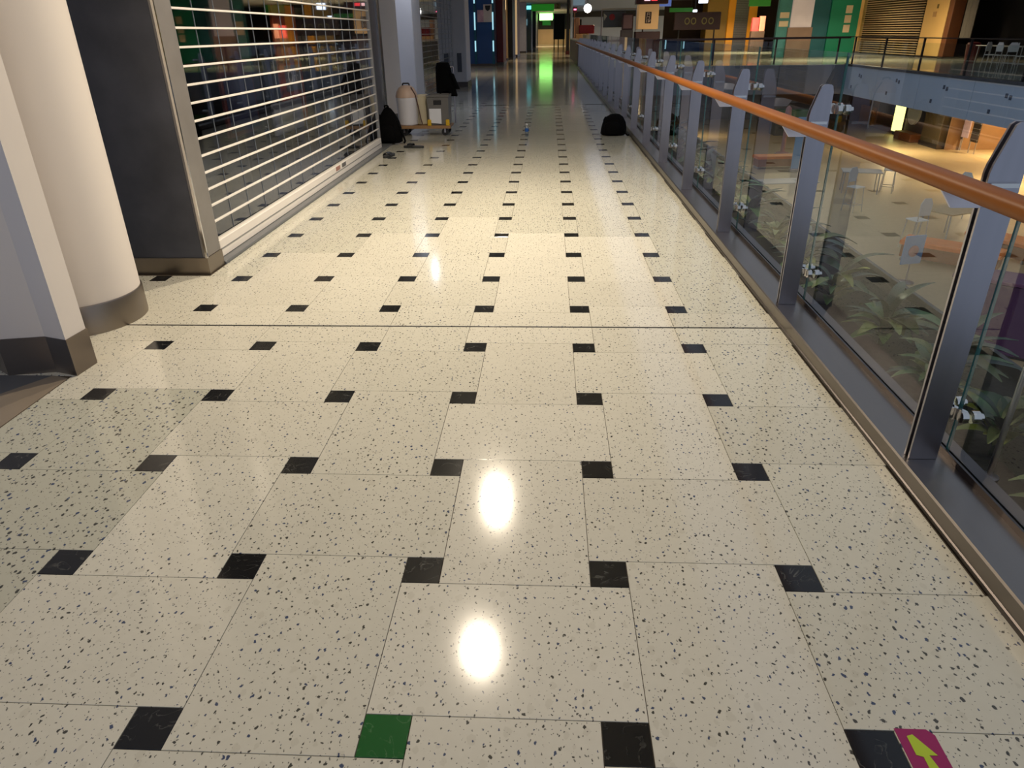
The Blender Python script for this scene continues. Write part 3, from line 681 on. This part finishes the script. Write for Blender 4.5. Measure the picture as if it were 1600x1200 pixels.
for i, (u, v, rz, lab) in enumerate([(1422, 388, 200, 'white high chair on the lower floor seen through the nearest full glass panel'),
                                    (1384, 300, 150, 'white high chair far back on the lower floor near the pink stand'),
                                    (1330, 330, 30, 'white high chair on the lower floor left of the white table'),
                                    (1500, 338, 120, 'white high chair by the orange bench on the lower floor')]):
    p = lower(u, v)
    if bar is None:
        bar = thing('bar_chair', lab, 'chair', 'white high chairs on the lower floor'); chair_parts(bar, .78, 1.34, WFRAME, WSEAT); o = bar
    else: o = copy_tree(bar); o['label'] = lab
    o.location = p; o.rotation_euler = (0, 0, R_(rz))
def table(label, p, w, d, h, top, rz=0, group=None):
    t = thing('cafe_table', label, 'table', group, p, R_(rz))
    MB().bev(-w/2, w/2, -d/2, d/2, h-.035, h, .012).build('tabletop', top, t)
    for sx in (-1, 1):
        for sy in (-1, 1): MB().cyl((sx*(w/2-.08), sy*(d/2-.08), 0), (sx*(w/2-.1), sy*(d/2-.1), h-.035), .02).build('leg', WFRAME, t, 40)
    return t
WT = mat('white_tabletop', (206, 200, 190), .35, 0, .06); OT = mat('orange_top', (236, 124, 34), .45, 0, .12)
table('long white table on the lower floor between the third and second posts', lower(1215, 318), 2.3, .8, .75, WT, 8, 'lower floor tables')
table('square tan table on the lower floor behind the white chair', lower(1475, 372), 1.2, 1.0, .80, mat('tan_top', (186, 160, 116), .35), 25, 'lower floor tables')
table('white table on the lower floor under the post bracket', lower(1340, 300), 1.3, .8, .75, WT, -15, 'lower floor tables')
def bench(label, p, w, rz):
    t = thing('orange_bench', label, 'bench', 'orange benches on the lower floor', p, R_(rz))
    MB().bev(-w/2, w/2, -.35, .35, .40, .52, .03).build('cushion', OT, t)
    MB().bev(-w/2+.05, w/2-.05, -.3, .3, .1, .40, .01).build('body', mat('bench_body', (150, 90, 44), .5), t)
    for sx in (-1, 1): MB().box(sx*(w/2-.1)-.03, sx*(w/2-.1)+.03, -.25, .25, 0, .1).build('foot', STEEL, t)
bench('orange bench on the lower floor beside the grey legged chair', lower(1480, 414), 2.2, -40)
bench('orange bench on the lower floor right of the nearest post', lower(1560, 400), 1.6, -60)
bench('long orange red bench on the lower floor past the second post', lower(1225, 262), 2.6, 5)
t = thing('poster_stand', 'small light blue poster stand with a pinkish picture on the lower floor', 'poster', None, lower(1414, 442), R_(15))
MB().bev(-.26, .26, -.02, .02, .45, 1.1, .01).build('board', mat('pale_blue_print', (134, 160, 196), .5, 0, .1, 3), t)
MB().cyl((0, -.02, .75), (0, -.026, .75), .13, n=16).build('picture', mat('pink_picture', (190, 140, 130), .5, 0, .3, 10), t)
MB().cyl((0, 0, .05), (0, 0, .45), .02).build('pole', STEEL, t); MB().lathe((0,0,0), [(.18, 0), (.18, .03), (.02, .05)], 16).build('base', STEEL, t, 40)
t = thing('blue_banner', 'tall light blue banner on the lower floor beside the second post', 'banner', None, lower(1246, 268))
MB().bev(-.3, .3, -.02, .02, .12, 2.1, .01).build('sheet', mat('sky_blue_print', (120, 170, 216), .5, 0, .15, 2), t)
MB().bev(-.34, .34, -.1, .1, 0, .12, .02).build('base', STEEL, t); MB().cyl((0, .03, .1), (0, .03, 2.1), .012).build('pole', STEEL, t)
t = thing('pink_stand', 'slim pink display figure stand on the lower floor', 'stand', None, lower(1222, 240))
MB().lathe((0,0,0), [(.3, 0), (.3, .05), (.1, .1), (.08, 1.2), (.16, 1.6), (.12, 2.0), (.03, 2.1)], 16).build('body', mat('dusty_pink', (170, 122, 122), .5), t, 40)
MB().lathe((0,0,0), [(.36, -.0), (.36, .03)], 16).build('base', STEEL, t)
t = thing('purple_cuboid', 'purple booth panel on the lower floor near the right edge', 'cuboid', None, lower(1590, 555), R_(-35))  # plain cuboid put in to carry a purple patch
MB().bev(-1.2, 1.2, -.3, .3, .05, 1.3, .03).build('body', mat('purple_paint', (74, 38, 82), .5, 0, .15, 1), t)
MB().bev(-1.28, 1.28, -.36, .36, 1.3, 1.36, .01).build('worktop', mat('purple_top', (98, 56, 96), .4), t); MB().box(-1.1, 1.1, -.25, .25, 0, .05).build('plinth', BLKP, t)

# lower shops under the fascia
XLW = 21.0
def ylo(u): return at(u, 220, 0, XLW)[1]
t = thing('lit_lower_shop', 'warm lit shop below the fascia with two dark racks', 'shop')
y0, y1 = ylo(1600)-2, ylo(1478)
MB().box(XLW+3, XLW+3.1, y0, y1, LZ, -1.28).build('back_wall', mat('glowing_shop_wall', (222, 176, 116), .6, 0, .2, 1, emit=.35), t)  # wall colour glows to stand in for the shop's interior light
MB().box(XLW+2.6, XLW+3, y0, y1, -2.1, -1.5).build('lit_sign', mat('amber_glow', (255, 170, 80), .5, 0, .4, 1.2, emit=1.6), t)
for k in range(4): MB().box(XLW+2.9, XLW+3, y0+.8+k*2.3, y0+2.2+k*2.3, -3.0-.3*(k%2), -2.7-.3*(k%2)).build('shelf_light', mat('warm_tube', (255, 226, 170), .4, emit=3), t)
MB().box(XLW, XLW+3, y1-.1, y1, LZ, -1.28).build('side_wall', mat('tan_side', (150, 116, 80), .6), t)
for k, (u, lab) in enumerate(((1482, 'left dark wire rack with pale packets in the warm lit shop'), (1506, 'right dark wire rack with pale packets in the warm lit shop'))):
    p = at(u, 235, 0, XLW+.6); r = thing('display_rack', lab, 'rack', 'racks in the warm lit shop', (XLW+.6, p[1], LZ))
    MB().box(-.02, .02, -.9, -.3, .5, 2.0).build('grid_panel', mat('dark_grid', (44, 38, 34), .5), r)
    for q in range(6): MB().box(-.05, -.02, -.9, -.3, .6+.23*q, .63+.23*q).build('shelf', GREYBAR, r)
    MB().bev(-.06, 0, -.1, .45, .6, 1.9, .02).build('packet_panel', mat('lilac_packets', (190, 170, 190), .5, 0, .3, 5), r)
    for sy in (-.85, -.35, .35): MB().cyl((0, sy, 0), (0, sy, .6), .025).build('leg', STEEL, r)
t = thing('olive_pillar', 'dark olive pillar under the fascia left of the warm lit shop', 'pillar')
MB().bev(XLW-.3, XLW+.3, ylo(1476), ylo(1446), LZ, -1.28, .03).build('shaft', mat('olive_dark', (70, 62, 44), .6, 0, .2, 1), t)
MB().box(XLW-.33, XLW+.33, ylo(1476)-.03, ylo(1446)+.03, LZ, LZ+.2).build('base', SKIRTD, t)
t = thing('dark_round_sign', 'round grey sign on a dark lower shopfront', 'sign')
yc = ylo(1421)
MB().box(XLW, XLW+.1, ylo(1444), ylo(1408), LZ, -1.28).build('shopfront', mat('dark_slate_front', (44, 46, 56), .5), t)
MB().cyl((XLW-.12, yc, -2.35), (XLW, yc, -2.35), .62, n=24).build('disc', mat('grey_green_disc', (196, 206, 202), .5, 0, .15, 2), t)
MB().bev(XLW-.6, XLW, ylo(1440), ylo(1412), LZ, -3.3, .04).build('counter', mat('brown_lower_counter', (110, 66, 38), .5), t)
t = thing('yellow_lit_sign', 'glowing yellow sign under the fascia', 'sign')
MB().bev(XLW-.1, XLW, ylo(1405), ylo(1391), -3.5, -2.2, .02).build('lit_panel', mat('yellow_glow', (255, 240, 150), .4, 0, .1, 2, emit=2.2), t); MB().box(XLW, XLW+.1, ylo(1405), ylo(1391), LZ, -1.28).build('backing', DARK, t)
t = thing('brown_lower_shop', 'brown lower shopfront with a dark screen and amber corner', 'shop')
MB().box(XLW+.2, XLW+.3, ylo(1391), 47.9, LZ, -1.29).build('wall', mat('rose_brown', (132, 98, 84), .6, 0, .2, .6), t)
MB().bev(XLW+.1, XLW+.2, ylo(1385), ylo(1360), -3.4, -2.3, .02).build('dark_screen', BLKP, t)
MB().bev(XLW, XLW+.2, ylo(1355), ylo(1335), -3.6, -2.6, .02).build('amber_panel', mat('amber_panel_face', (180, 120, 50), .5), t)
MB().bev(XLW+.05, XLW+.2, ylo(1372), ylo(1362), -1.9, -1.5, .02).build('lilac_screen', mat('lilac_glow', (150, 150, 240), .4, emit=1.4), t)
MB().cyl((XLW-.3, ylo(1360), LZ), (XLW-.3, ylo(1360), -1.28), .06).build('post', STEEL, t)
struct(MB().box(3.9, 26, 48, 48.3, LZ, -.3).build('wall_lower_end', mat('lower_end_wall', (96, 78, 66), .6, 0, .4, .5)))
t = thing('green_awning', 'dark green awning strip over the lower stalls at the void end', 'awning')
a = at(1215, 168, 1, 40); b_ = at(1268, 165, 1, 40)
MB().bev(a[0], b_[0]+.6, 39.6, 40.2, -2.75, -2.35, .05).build('valance', mat('awning_green', (24, 110, 40), .6), t)
MB().bev(a[0], b_[0]+.6, 39.9, 41, -4.2, -2.9, .03).build('stall_front', BLKP, t)

# chairs at the open shop of the opposite side
cf = None
for i, (u, v, rz, lab) in enumerate([(1548, 104, 30, 'white wire legged chair leftmost at the dark open shop'), (1565, 106, 100, 'second white wire legged chair from the left at the dark open shop'),
                                    (1578, 108, 160, 'white wire legged chair in the middle of the dark open shop row'), (1596, 110, 60, 'white wire legged chair at the right picture edge across the void')]):
    p = at(u, v, 2, 0); p = at(u, 90, 0, 20.2); p.z = 0
    if cf is None: cf = thing('wire_chair', lab, 'chair', 'white chairs at the dark open shop'); chair_parts(cf, .5, .95, WFRAME, WSEAT); o = cf
    else: o = copy_tree(cf); o['label'] = lab
    o.location = p; o.rotation_euler = (0, 0, R_(rz))
p = at(1570, 80, 0, 21.5); p.z = 0
table('long pale table behind the white chairs of the dark open shop', p, .7, 3.4, .78, WT)
t = thing('red_bin', 'dark red round bin at the dark open shop', 'bin', None, (21.5, yy_(1527, 21.5), 0))
MB().lathe((0,0,0), [(.24, 0), (.30, .75), (.32, .78), (.28, .8)], 20).build('body', mat('dark_red_plastic', (104, 14, 20), .4), t, 40); MB().lathe((0,0,.8), [(.28, 0), (.26, .06), (.05, .1)], 20).build('lid', mat('dark_red_plastic', (104, 14, 20), .4), t, 40)

# ------------------------------------------------------------------ glass balustrade with wooden handrail
bal = thing('glass_balustrade', 'long glass balustrade with steel posts and a wooden handrail beside the walkway', 'balustrade')
NP, Y0, SPC = 21, 1.18, 1.70
MB().prism([(3.55, 0), (3.55, .076), (3.556, .082), (3.80, .082), (3.80, -.5), (3.60, -.5), (3.60, 0)], -3.0, 36.0, 'y').build('kerb', KERB, bal)
MB().prism([(3.545, .0), (3.545, .018), (3.55, .022), (3.55, .0)], -3.0, 36.0, 'y').build('kerb_foot', SKIRTD, bal)
MB().box(3.722, 3.731, -3, 36, .082, .106).box(3.749, 3.80, -3, 36, .082, .098).build('glass_channel', SKIRTD, bal)
n = 22; hx, hz, r_ = .041, .028, 3.0
sec = []
for k in range(n):
    a = 2*math.pi*k/n; ca, sa = math.cos(a), math.sin(a)
    sec.append((3.475+hx*math.copysign(abs(ca)**(2/2.6), ca), 1.112+hz*math.copysign(abs(sa)**(2/2.6), sa)))
MB().prism(sec, -2.5, 36.0, 'y').build('handrail', WOOD, bal, 50)
blade = [(3.578, .083), (3.680, .083), (3.682, 1.255), (3.674, 1.285), (3.664, 1.292), (3.630, 1.292), (3.618, 1.283), (3.582, 1.165), (3.578, 1.14)]
pm = MB().prism(blade, 0, .010, 'y').prism(blade, .030, .040, 'y').box(3.60, 3.66, .010, .030, .30, .36).box(3.60, 3.66, .010, .030, 1.0, 1.06).mesh('post', STEEL)
bm = MB().prism([(3.446, 1.088), (3.486, 1.034), (3.586, 1.034), (3.586, 1.092)], .000, .012, 'y').mesh('rail_bracket', mat('lit_bracket_white', (226, 226, 236), .42, .15, .05))  # near-white colour stands in for light caught on the steel bracket
sm = MB().box(3.585, 3.672, -.012, .0, 1.098, 1.112).mesh('saddle', CHROME)
def clampm():
    mb = MB()
    mb.prism([(3.66, -.004), (3.70, -.004), (3.735, .07), (3.725, .078), (3.69, .02), (3.66, .02)], -.022, .022, 'z')
    mb.prism([(3.66, .044), (3.70, .044), (3.735, -.03+.0), (3.725, -.038), (3.69, .02), (3.66, .02)], -.022, .022, 'z')
    for y in (.082, -.034):
        mb.cyl((3.71, y, 0), (3.732, y, 0), .022, n=16); mb.cyl((3.748, y, 0), (3.775, y, 0), .024, n=16); mb.cyl((3.775, y, 0), (3.79, y, 0), .014, n=12)
    return mb.mesh('glass_clamp', CHROME, 40)
cm = clampm()
hb = MB().box(3.655, 3.69, .006, .034, -.015, .015).mesh('clamp_arm', CHROME)
gl = MB(); gl.box(3.735, 3.745, .005, SPC-.005, .084, 1.44)
gl.m = [0]*6
for i, f in enumerate(gl.f):
    xs = {round(gl.v[k][0], 4) for k in f}
    if len(xs) > 1: gl.m[i] = 1
gm = gl.mesh('glass_panel', [GLASS, GEDGE])
for k in range(NP):
    y = Y0+SPC*k
    if y > 35.8: break
    p = link('post', pm, bal, (0, y, 0))
    link('rail_bracket', bm, p); link('rail_saddle', sm, p)
    for z in (1.17, .275): link('glass_clamp', cm, p, (0, .02, z))
for k in range(-1, NP-1):
    link('glass_panel', gm, bal, (0, Y0+.045+SPC*k, 0))

# planter and plants behind the glass
pl = thing('planter_trough', 'long dark planter trough on the void side of the glass', 'planter')
MB().box(3.83, 3.86, -2.5, 13, -.6, -.02).box(4.64, 4.67, -2.5, 13, -.6, -.04).box(3.83, 4.67, -2.5, 13, -.62, -.58).build('trough', mat('dark_trough', (40, 40, 40), .5), pl)
MB().box(3.86, 4.64, -2.5, 13, -.58, -.10).build('soil', mat('soil', (16, 14, 10), .95, 0, .5, 30, .6), pl)
def leaf(L, W, droop, lift):
    rs = []; n = 9
    for i in range(n+1):
        s = i/n; x = L*s*math.cos(lift*(1-.4*s)); z = L*s*math.sin(lift)*(1-droop*s)
        wd = W*math.sin(math.pi*min(1, (s*.93+.05)))**.8
        rs.append([(x, -wd, z+.18*wd), (x, 0, z-.1*wd), (x, wd, z+.18*wd), (x, 0, z-.1*wd-.002)])
    return MB().rings(rs)
LM = [mat('leaf_green', (50, 78, 36), .4, 0, .3, 6), mat('leaf_olive', (84, 92, 44), .4, 0, .3, 6), mat('leaf_dark', (26, 48, 28), .4, 0, .3, 6), mat('leaf_yellow', (120, 124, 52), .45, 0, .2, 6)]
leaves = [leaf(L, W, d, l).mesh('leaf', LM[i % 4], 60) for i, (L, W, d, l) in enumerate([(.42, .045, .75, 1.1), (.36, .06, .9, .9), (.5, .035, .6, 1.25), (.28, .055, .5, 1.0), (.34, .07, 1.0, .8), (.45, .05, .8, 1.15)])]
words = ['nearest', 'second nearest', 'third nearest', 'fourth nearest', 'fifth nearest', 'sixth nearest', 'seventh nearest', 'eighth nearest', 'ninth nearest', 'tenth nearest', 'eleventh nearest', 'twelfth nearest', 'thirteenth nearest', 'fourteenth nearest', 'fifteenth nearest', 'sixteenth nearest']
for k in range(16):
    y = .45+k*.50+(k*k)*.016
    pt = thing('leafy_plant', 'green strap leaved plant behind the glass, %s to the camera' % words[k], 'plant', 'plants in the trough behind the glass', (4.09+random.uniform(-.03, .06), y, -.10))
    MB().cyl((0,0,-.02), (0,0,.10), .02, .012, 8).build('stem', LM[2], pt)
    for q in range(24):
        az = q*2.4+random.uniform(-.3, .3)
        lf = link('leaf', leaves[random.choice((0, 1, 2, 2, 2, 2, 4, 4, 3, 5, 5))], pt, (0, 0, .02+.005*q))
        sc = random.uniform(.75, 1.15)*(.62 if math.cos(az) < -.2 else 1)
        lf.rotation_euler = (0, random.uniform(-.25, .15), az); lf.scale = (sc, sc, sc*random.uniform(.9, 1.2))
t = thing('steel_rod', 'thin upright steel rod with a round flange behind the nearest glass', 'rod', None, (3.96, 1.27, -.10))
MB().cyl((0,0,.03), (0,0,1.25), .011, n=14).build('rod', STEEL, t, 40); MB().lathe((0,0,0), [(.016, 0), (.016, .04), (.036, .044), (.036, .052), (.014, .056)], 20).build('flange', STEEL, t, 40)

# ------------------------------------------------------------------ things on the walkway
def blob(prof, n=20, squash=(1, 1), lean=0, bumps=.05, seed=1):
    """closed soft shape from (radius, z) profile with lumps"""
    rnd = random.Random(seed); ph = [rnd.uniform(0, 6.28) for _ in range(6)]
    rs = []
    for r, z in prof:
        ring = []
        for i in range(n):
            a = 2*math.pi*i/n
            k = 1+bumps*(math.sin(2*a+ph[0]+z*5)+.6*math.sin(3*a+ph[1]-z*9)+.4*math.sin(5*a+ph[2]+z*14))
            ca, sa = math.cos(a), math.sin(a)
            ca = math.copysign(abs(ca)**.75, ca); sa = math.copysign(abs(sa)**.75, sa)
            ring.append((squash[0]*r*k*ca+lean*z, squash[1]*r*k*sa, z))
        rs.append(ring)
    return MB().rings(rs)
t = thing('backpack', 'tall black backpack slumped against the stone pier', 'backpack', None, (-.318, 10.40, .022))
blob([(.19, 0), (.235, .02), (.24, .10), (.225, .22), (.19, .33), (.13, .43), (.07, .50), (.015, .53)], 22, (.86, .6), .02, .04, 3).build('body', BLK, t, 60)
blob([(.10, .04), (.13, .06), (.13, .20), (.10, .25), (.04, .27)], 16, (1, .5), 0, .03, 5).build('front_pocket', BLK, t, 60, (.0, -.12, 0))
MB().tube([(-.02, -.03, .50), (-.02, -.06, .55), (.03, -.06, .55), (.04, -.03, .49)], .012, 8).build('top_loop', BLK, t, 40)
MB().tube([(.10, -.05, .42), (.20, -.08, .22), (.245, -.08, .10), (.27, -.10, .03), (.25, -.12, .012)], .016, 8).build('strap', BLK, t, 40)
MB().tube([(-.10, -.05, .42), (-.18, -.09, .30), (-.215, -.09, .16)], .014, 8).build('strap', BLK, t, 40)
t = thing('backpack', 'low black bag lying on the floor against the balustrade kerb', 'backpack', None, (3.27, 11.28, 0))
blob([(.17, 0), (.205, .02), (.21, .10), (.195, .20), (.15, .28), (.08, .325), (.015, .335)], 22, (1, .7), .1, .05, 9).build('body', BLK, t, 60)
blob([(.10, .03), (.12, .05), (.12, .16), (.08, .21), (.03, .22)], 16, (1.1, .5), 0, .03, 2).build('front_pocket', BLK, t, 60, (-.02, -.14, 0))
MB().tube([(.14, -.08, .18), (.19, -.13, .06), (.23, -.16, .015), (.26, -.14, .015)], .013, 8).build('strap', BLK, t, 40)
MB().tube([(-.13, -.06, .29), (-.16, -.09, .24), (-.13, -.12, .2)], .013, 8).build('strap', BLK, t, 40)

def sandal(label, x, y, rz):
    t = thing('sandal', label, 'sandal', 'sandals by the slumped backpack', (x, y, 0), R_(rz))
    out = []
    for k in range(24):
        a = 2*math.pi*k/24; yy = .135*math.cos(a); wd = (.048-.010*math.cos(a-.3)*0+.006*math.cos(2*a))*math.sin(a)
        out.append((wd, yy))
    t.scale = (1.2, 1.2, 1.25)
    MB().prism(out, 0, .022, 'z').build('sole', mat('sandal_sole', (38, 40, 40), .6), t)
    MB().prism([(p[0]*.9, p[1]*.94) for p in out], .022, .027, 'z').build('footbed', mat('sandal_bed', (64, 64, 66), .7), t)
    for y0 in (.035, -.0):
        rs = []
        for k in range(11):
            a = math.pi*k/10; c_, s_ = math.cos(a), math.sin(a)
            rs.append([(.05*c_, y0, .02+.036*s_), (.05*c_, y0+.04, .02+.032*s_), (.044*c_, y0+.04, .02+.027*s_), (.044*c_, y0, .02+.031*s_)])
        MB().rings(rs).build('strap', BLKP, t, 50)
sandal('dark sandal nearest the camera left of the other sandal', -.065, 9.12, 168)
sandal('dark sandal lying sideways in front of the trolley', .14, 9.96, 82)

# cleaning trolley: platform, then the things it carries
TY = 11.55
t = thing('platform_trolley', 'low wooden platform trolley with black castors', 'trolley', None, (.08, TY, 0))
MB().bev(-.44, .46, -.24, .26, .125, .165, .012).build('platform', mat('worn_plywood', (128, 96, 64), .6, 0, .25, 10, stretch=(.2, 1, 1)), t)
MB().bev(-.445, .465, -.25, -.238, .12, .17, .004).build('edge_trim', mat('tan_edge', (150, 116, 80), .5), t)
for sx in (-.34, .36):
    for sy in (-.16, .18):
        cs = MB().cyl((sx, sy-.022, .060), (sx, sy+.022, .060), .060, n=18).build('castor', BLKP, t, 40)
        MB().box(sx-.014, sx+.014, sy-.03, sy-.022, .05, .125).box(sx-.014, sx+.014, sy+.022, sy+.03, .05, .125).box(sx-.03, sx+.03, sy-.03, sy+.03, .116, .125).build('castor_fork', STEEL, cs)
MB().tube([(.30, .23, .16), (.30, .23, 1.05), (.50, .23, 1.05), (.50, .23, .16)], .014, 10).build('push_handle', STEEL, t, 40)
cr = thing('grey_crate', 'grey tool crate with white paper and yellow corners on the trolley', 'crate', None, (.345, TY-.03, .165))
rs = []
for z, k in ((0, -.012), (.02, 0), (.44, .010), (.455, .022), (.48, .022), (.48, .004), (.10, -.01)):
    a = .17+k; b = .19+k; rs.append([(-a, -b, z), (a, -b, z), (a, b, z), (-a, b, z)])
MB().rings(rs).build('shell', mat('grey_plastic', (104, 102, 100), .5, 0, .1), cr)
MB().bev(-.07, .06, -.209, -.198, .33, .40, .004).build('handle_slot', BLKP, cr)
MB().add([(-.15, -.205, .05), (.05, -.205, .03), (.05, -.206, .27), (-.15, -.206, .27), (-.15, -.210, .05), (.05, -.210, .03), (.05, -.211, .27), (-.15, -.211, .27)], [(4,5,6,7),(0,3,2,1),(0,1,5,4),(1,2,6,5),(2,3,7,6),(3,0,4,7)]).build('paper', mat('white_paper', (224, 226, 232), .6, 0, .05), cr)
for sx in (-1, 1): MB().bev(sx*.155-.032, sx*.155+.032, -.235, -.20, -.0, .10, .012).build('corner_clamp', mat('yellow_plastic', (214, 172, 30), .45), cr)
bk = thing('cream_bucket', 'plain cream bucket between the white canister and the grey crate', 'bucket', None, (.03, TY+.08, .165))
MB().lathe((0,0,0), [(.105, 0), (.115, .01), (.135, .44), (.142, .445), (.142, .465), (.130, .465), (.125, .44), (.11, .02)], 28).build('body', mat('cream_plastic', (214, 204, 176), .45, 0, .06), bk, 40)
MB().tube([(.14*math.cos(a), .14*math.sin(a)*.3-.05, .44-.12*math.sin(a)) for a in [math.pi*k/12 for k in range(13)]], .005, 6).build('handle', STEEL, bk, 40)
cn = thing('white_canister', 'white canister with a beige domed lid and dark handle on the trolley', 'canister', None, (-.20, TY-.06, .165))
MB().lathe((0,0,0), [(.150, 0), (.165, .015), (.178, .40), (.182, .43), (.178, .44)], 32).build('body', mat('white_plastic', (224, 222, 226), .4, 0, .04), cn, 40)
MB().lathe((0,0,.44), [(.184, 0), (.184, .02), (.165, .09), (.13, .145), (.08, .18), (.02, .19)], 32).build('lid', mat('beige_plastic', (206, 178, 158), .45, 0, .06), cn, 50)
MB().tube([(-.06, 0, .61), (-.05, 0, .655), (.05, 0, .655), (.06, 0, .61)], .012, 8).build('handle', BLKP, cn, 40)
MB().tube([(.10, -.10, .60), (.165, -.09, .48), (.20, -.09, .30), (.235, -.10, .10), (.26, -.12, .02)], .010, 8).build('hose', mat('brown_hose', (86, 58, 48), .5), cn, 40)
jk = thing('black_jacket', 'black jacket draped over the trolley push handle', 'jacket', None, (.40, TY+.23, 0))
rs = []
prof = [(.02, 1.135), (.10, 1.12), (.125, 1.06), (.135, .98), (.15, .88), (.165, .78), (.18, .70), (.185, .64)]
for i, (a, z) in enumerate(prof):
    ring = []
    for k in range(24):
        th = 2*math.pi*k/24; f = 1+.10*math.sin(4*th+z*6)*(i/7)
        ring.append((a*f*math.cos(th)+.05*(i/7)**2, .075*f*(1 if i else .3)*math.sin(th), z+(.05*math.sin(3*th) if i == 7 else 0)))
    rs.append(ring)
MB().rings(rs[::-1]).build('body', BLK, jk, 60)
MB().rings([[(.15+.10*s+.035*math.cos(a), -.05-.02*s+.035*math.sin(a), .95-.24*s) for a in [2*math.pi*k/10 for k in range(10)]] for s in (0, .3, .6, .85, 1.0)]).build('sleeve', BLK, jk, 60)
MB().rings([[(.10+.03*s+.03*math.cos(a), -.07-.01*s+.03*math.sin(a), .72-.10*s) for a in [2*math.pi*k/10 for k in range(10)]] for s in (0, .5, 1.0)]).build('sleeve', BLK, jk, 60)

t = thing('water_bottle', 'small clear water bottle with blue label standing on the floor', 'bottle', None, (1.838, 11.14, 0))
CLR = glass('bottle_plastic', (.70, .78, .86, 1), 3.0, .15)
MB().lathe((0,0,0), [(.026, 0), (.031, .008), (.031, .07), (.029, .075), (.031, .08), (.031, .13), (.024, .155), (.013, .172), (.013, .182)], 20).build('body', CLR, t, 40)
MB().lathe((0,0,0), [(.0316, .082), (.0320, .084), (.0320, .128), (.0316, .130)], 20).build('label', mat('blue_label', (40, 90, 160), .4, 0, .2, 30), t, 40)
MB().lathe((0,0,0), [(.0155, .180), (.0155, .200), (.012, .203)], 16).build('cap', mat('white_cap', (225, 225, 228), .4), t, 40)
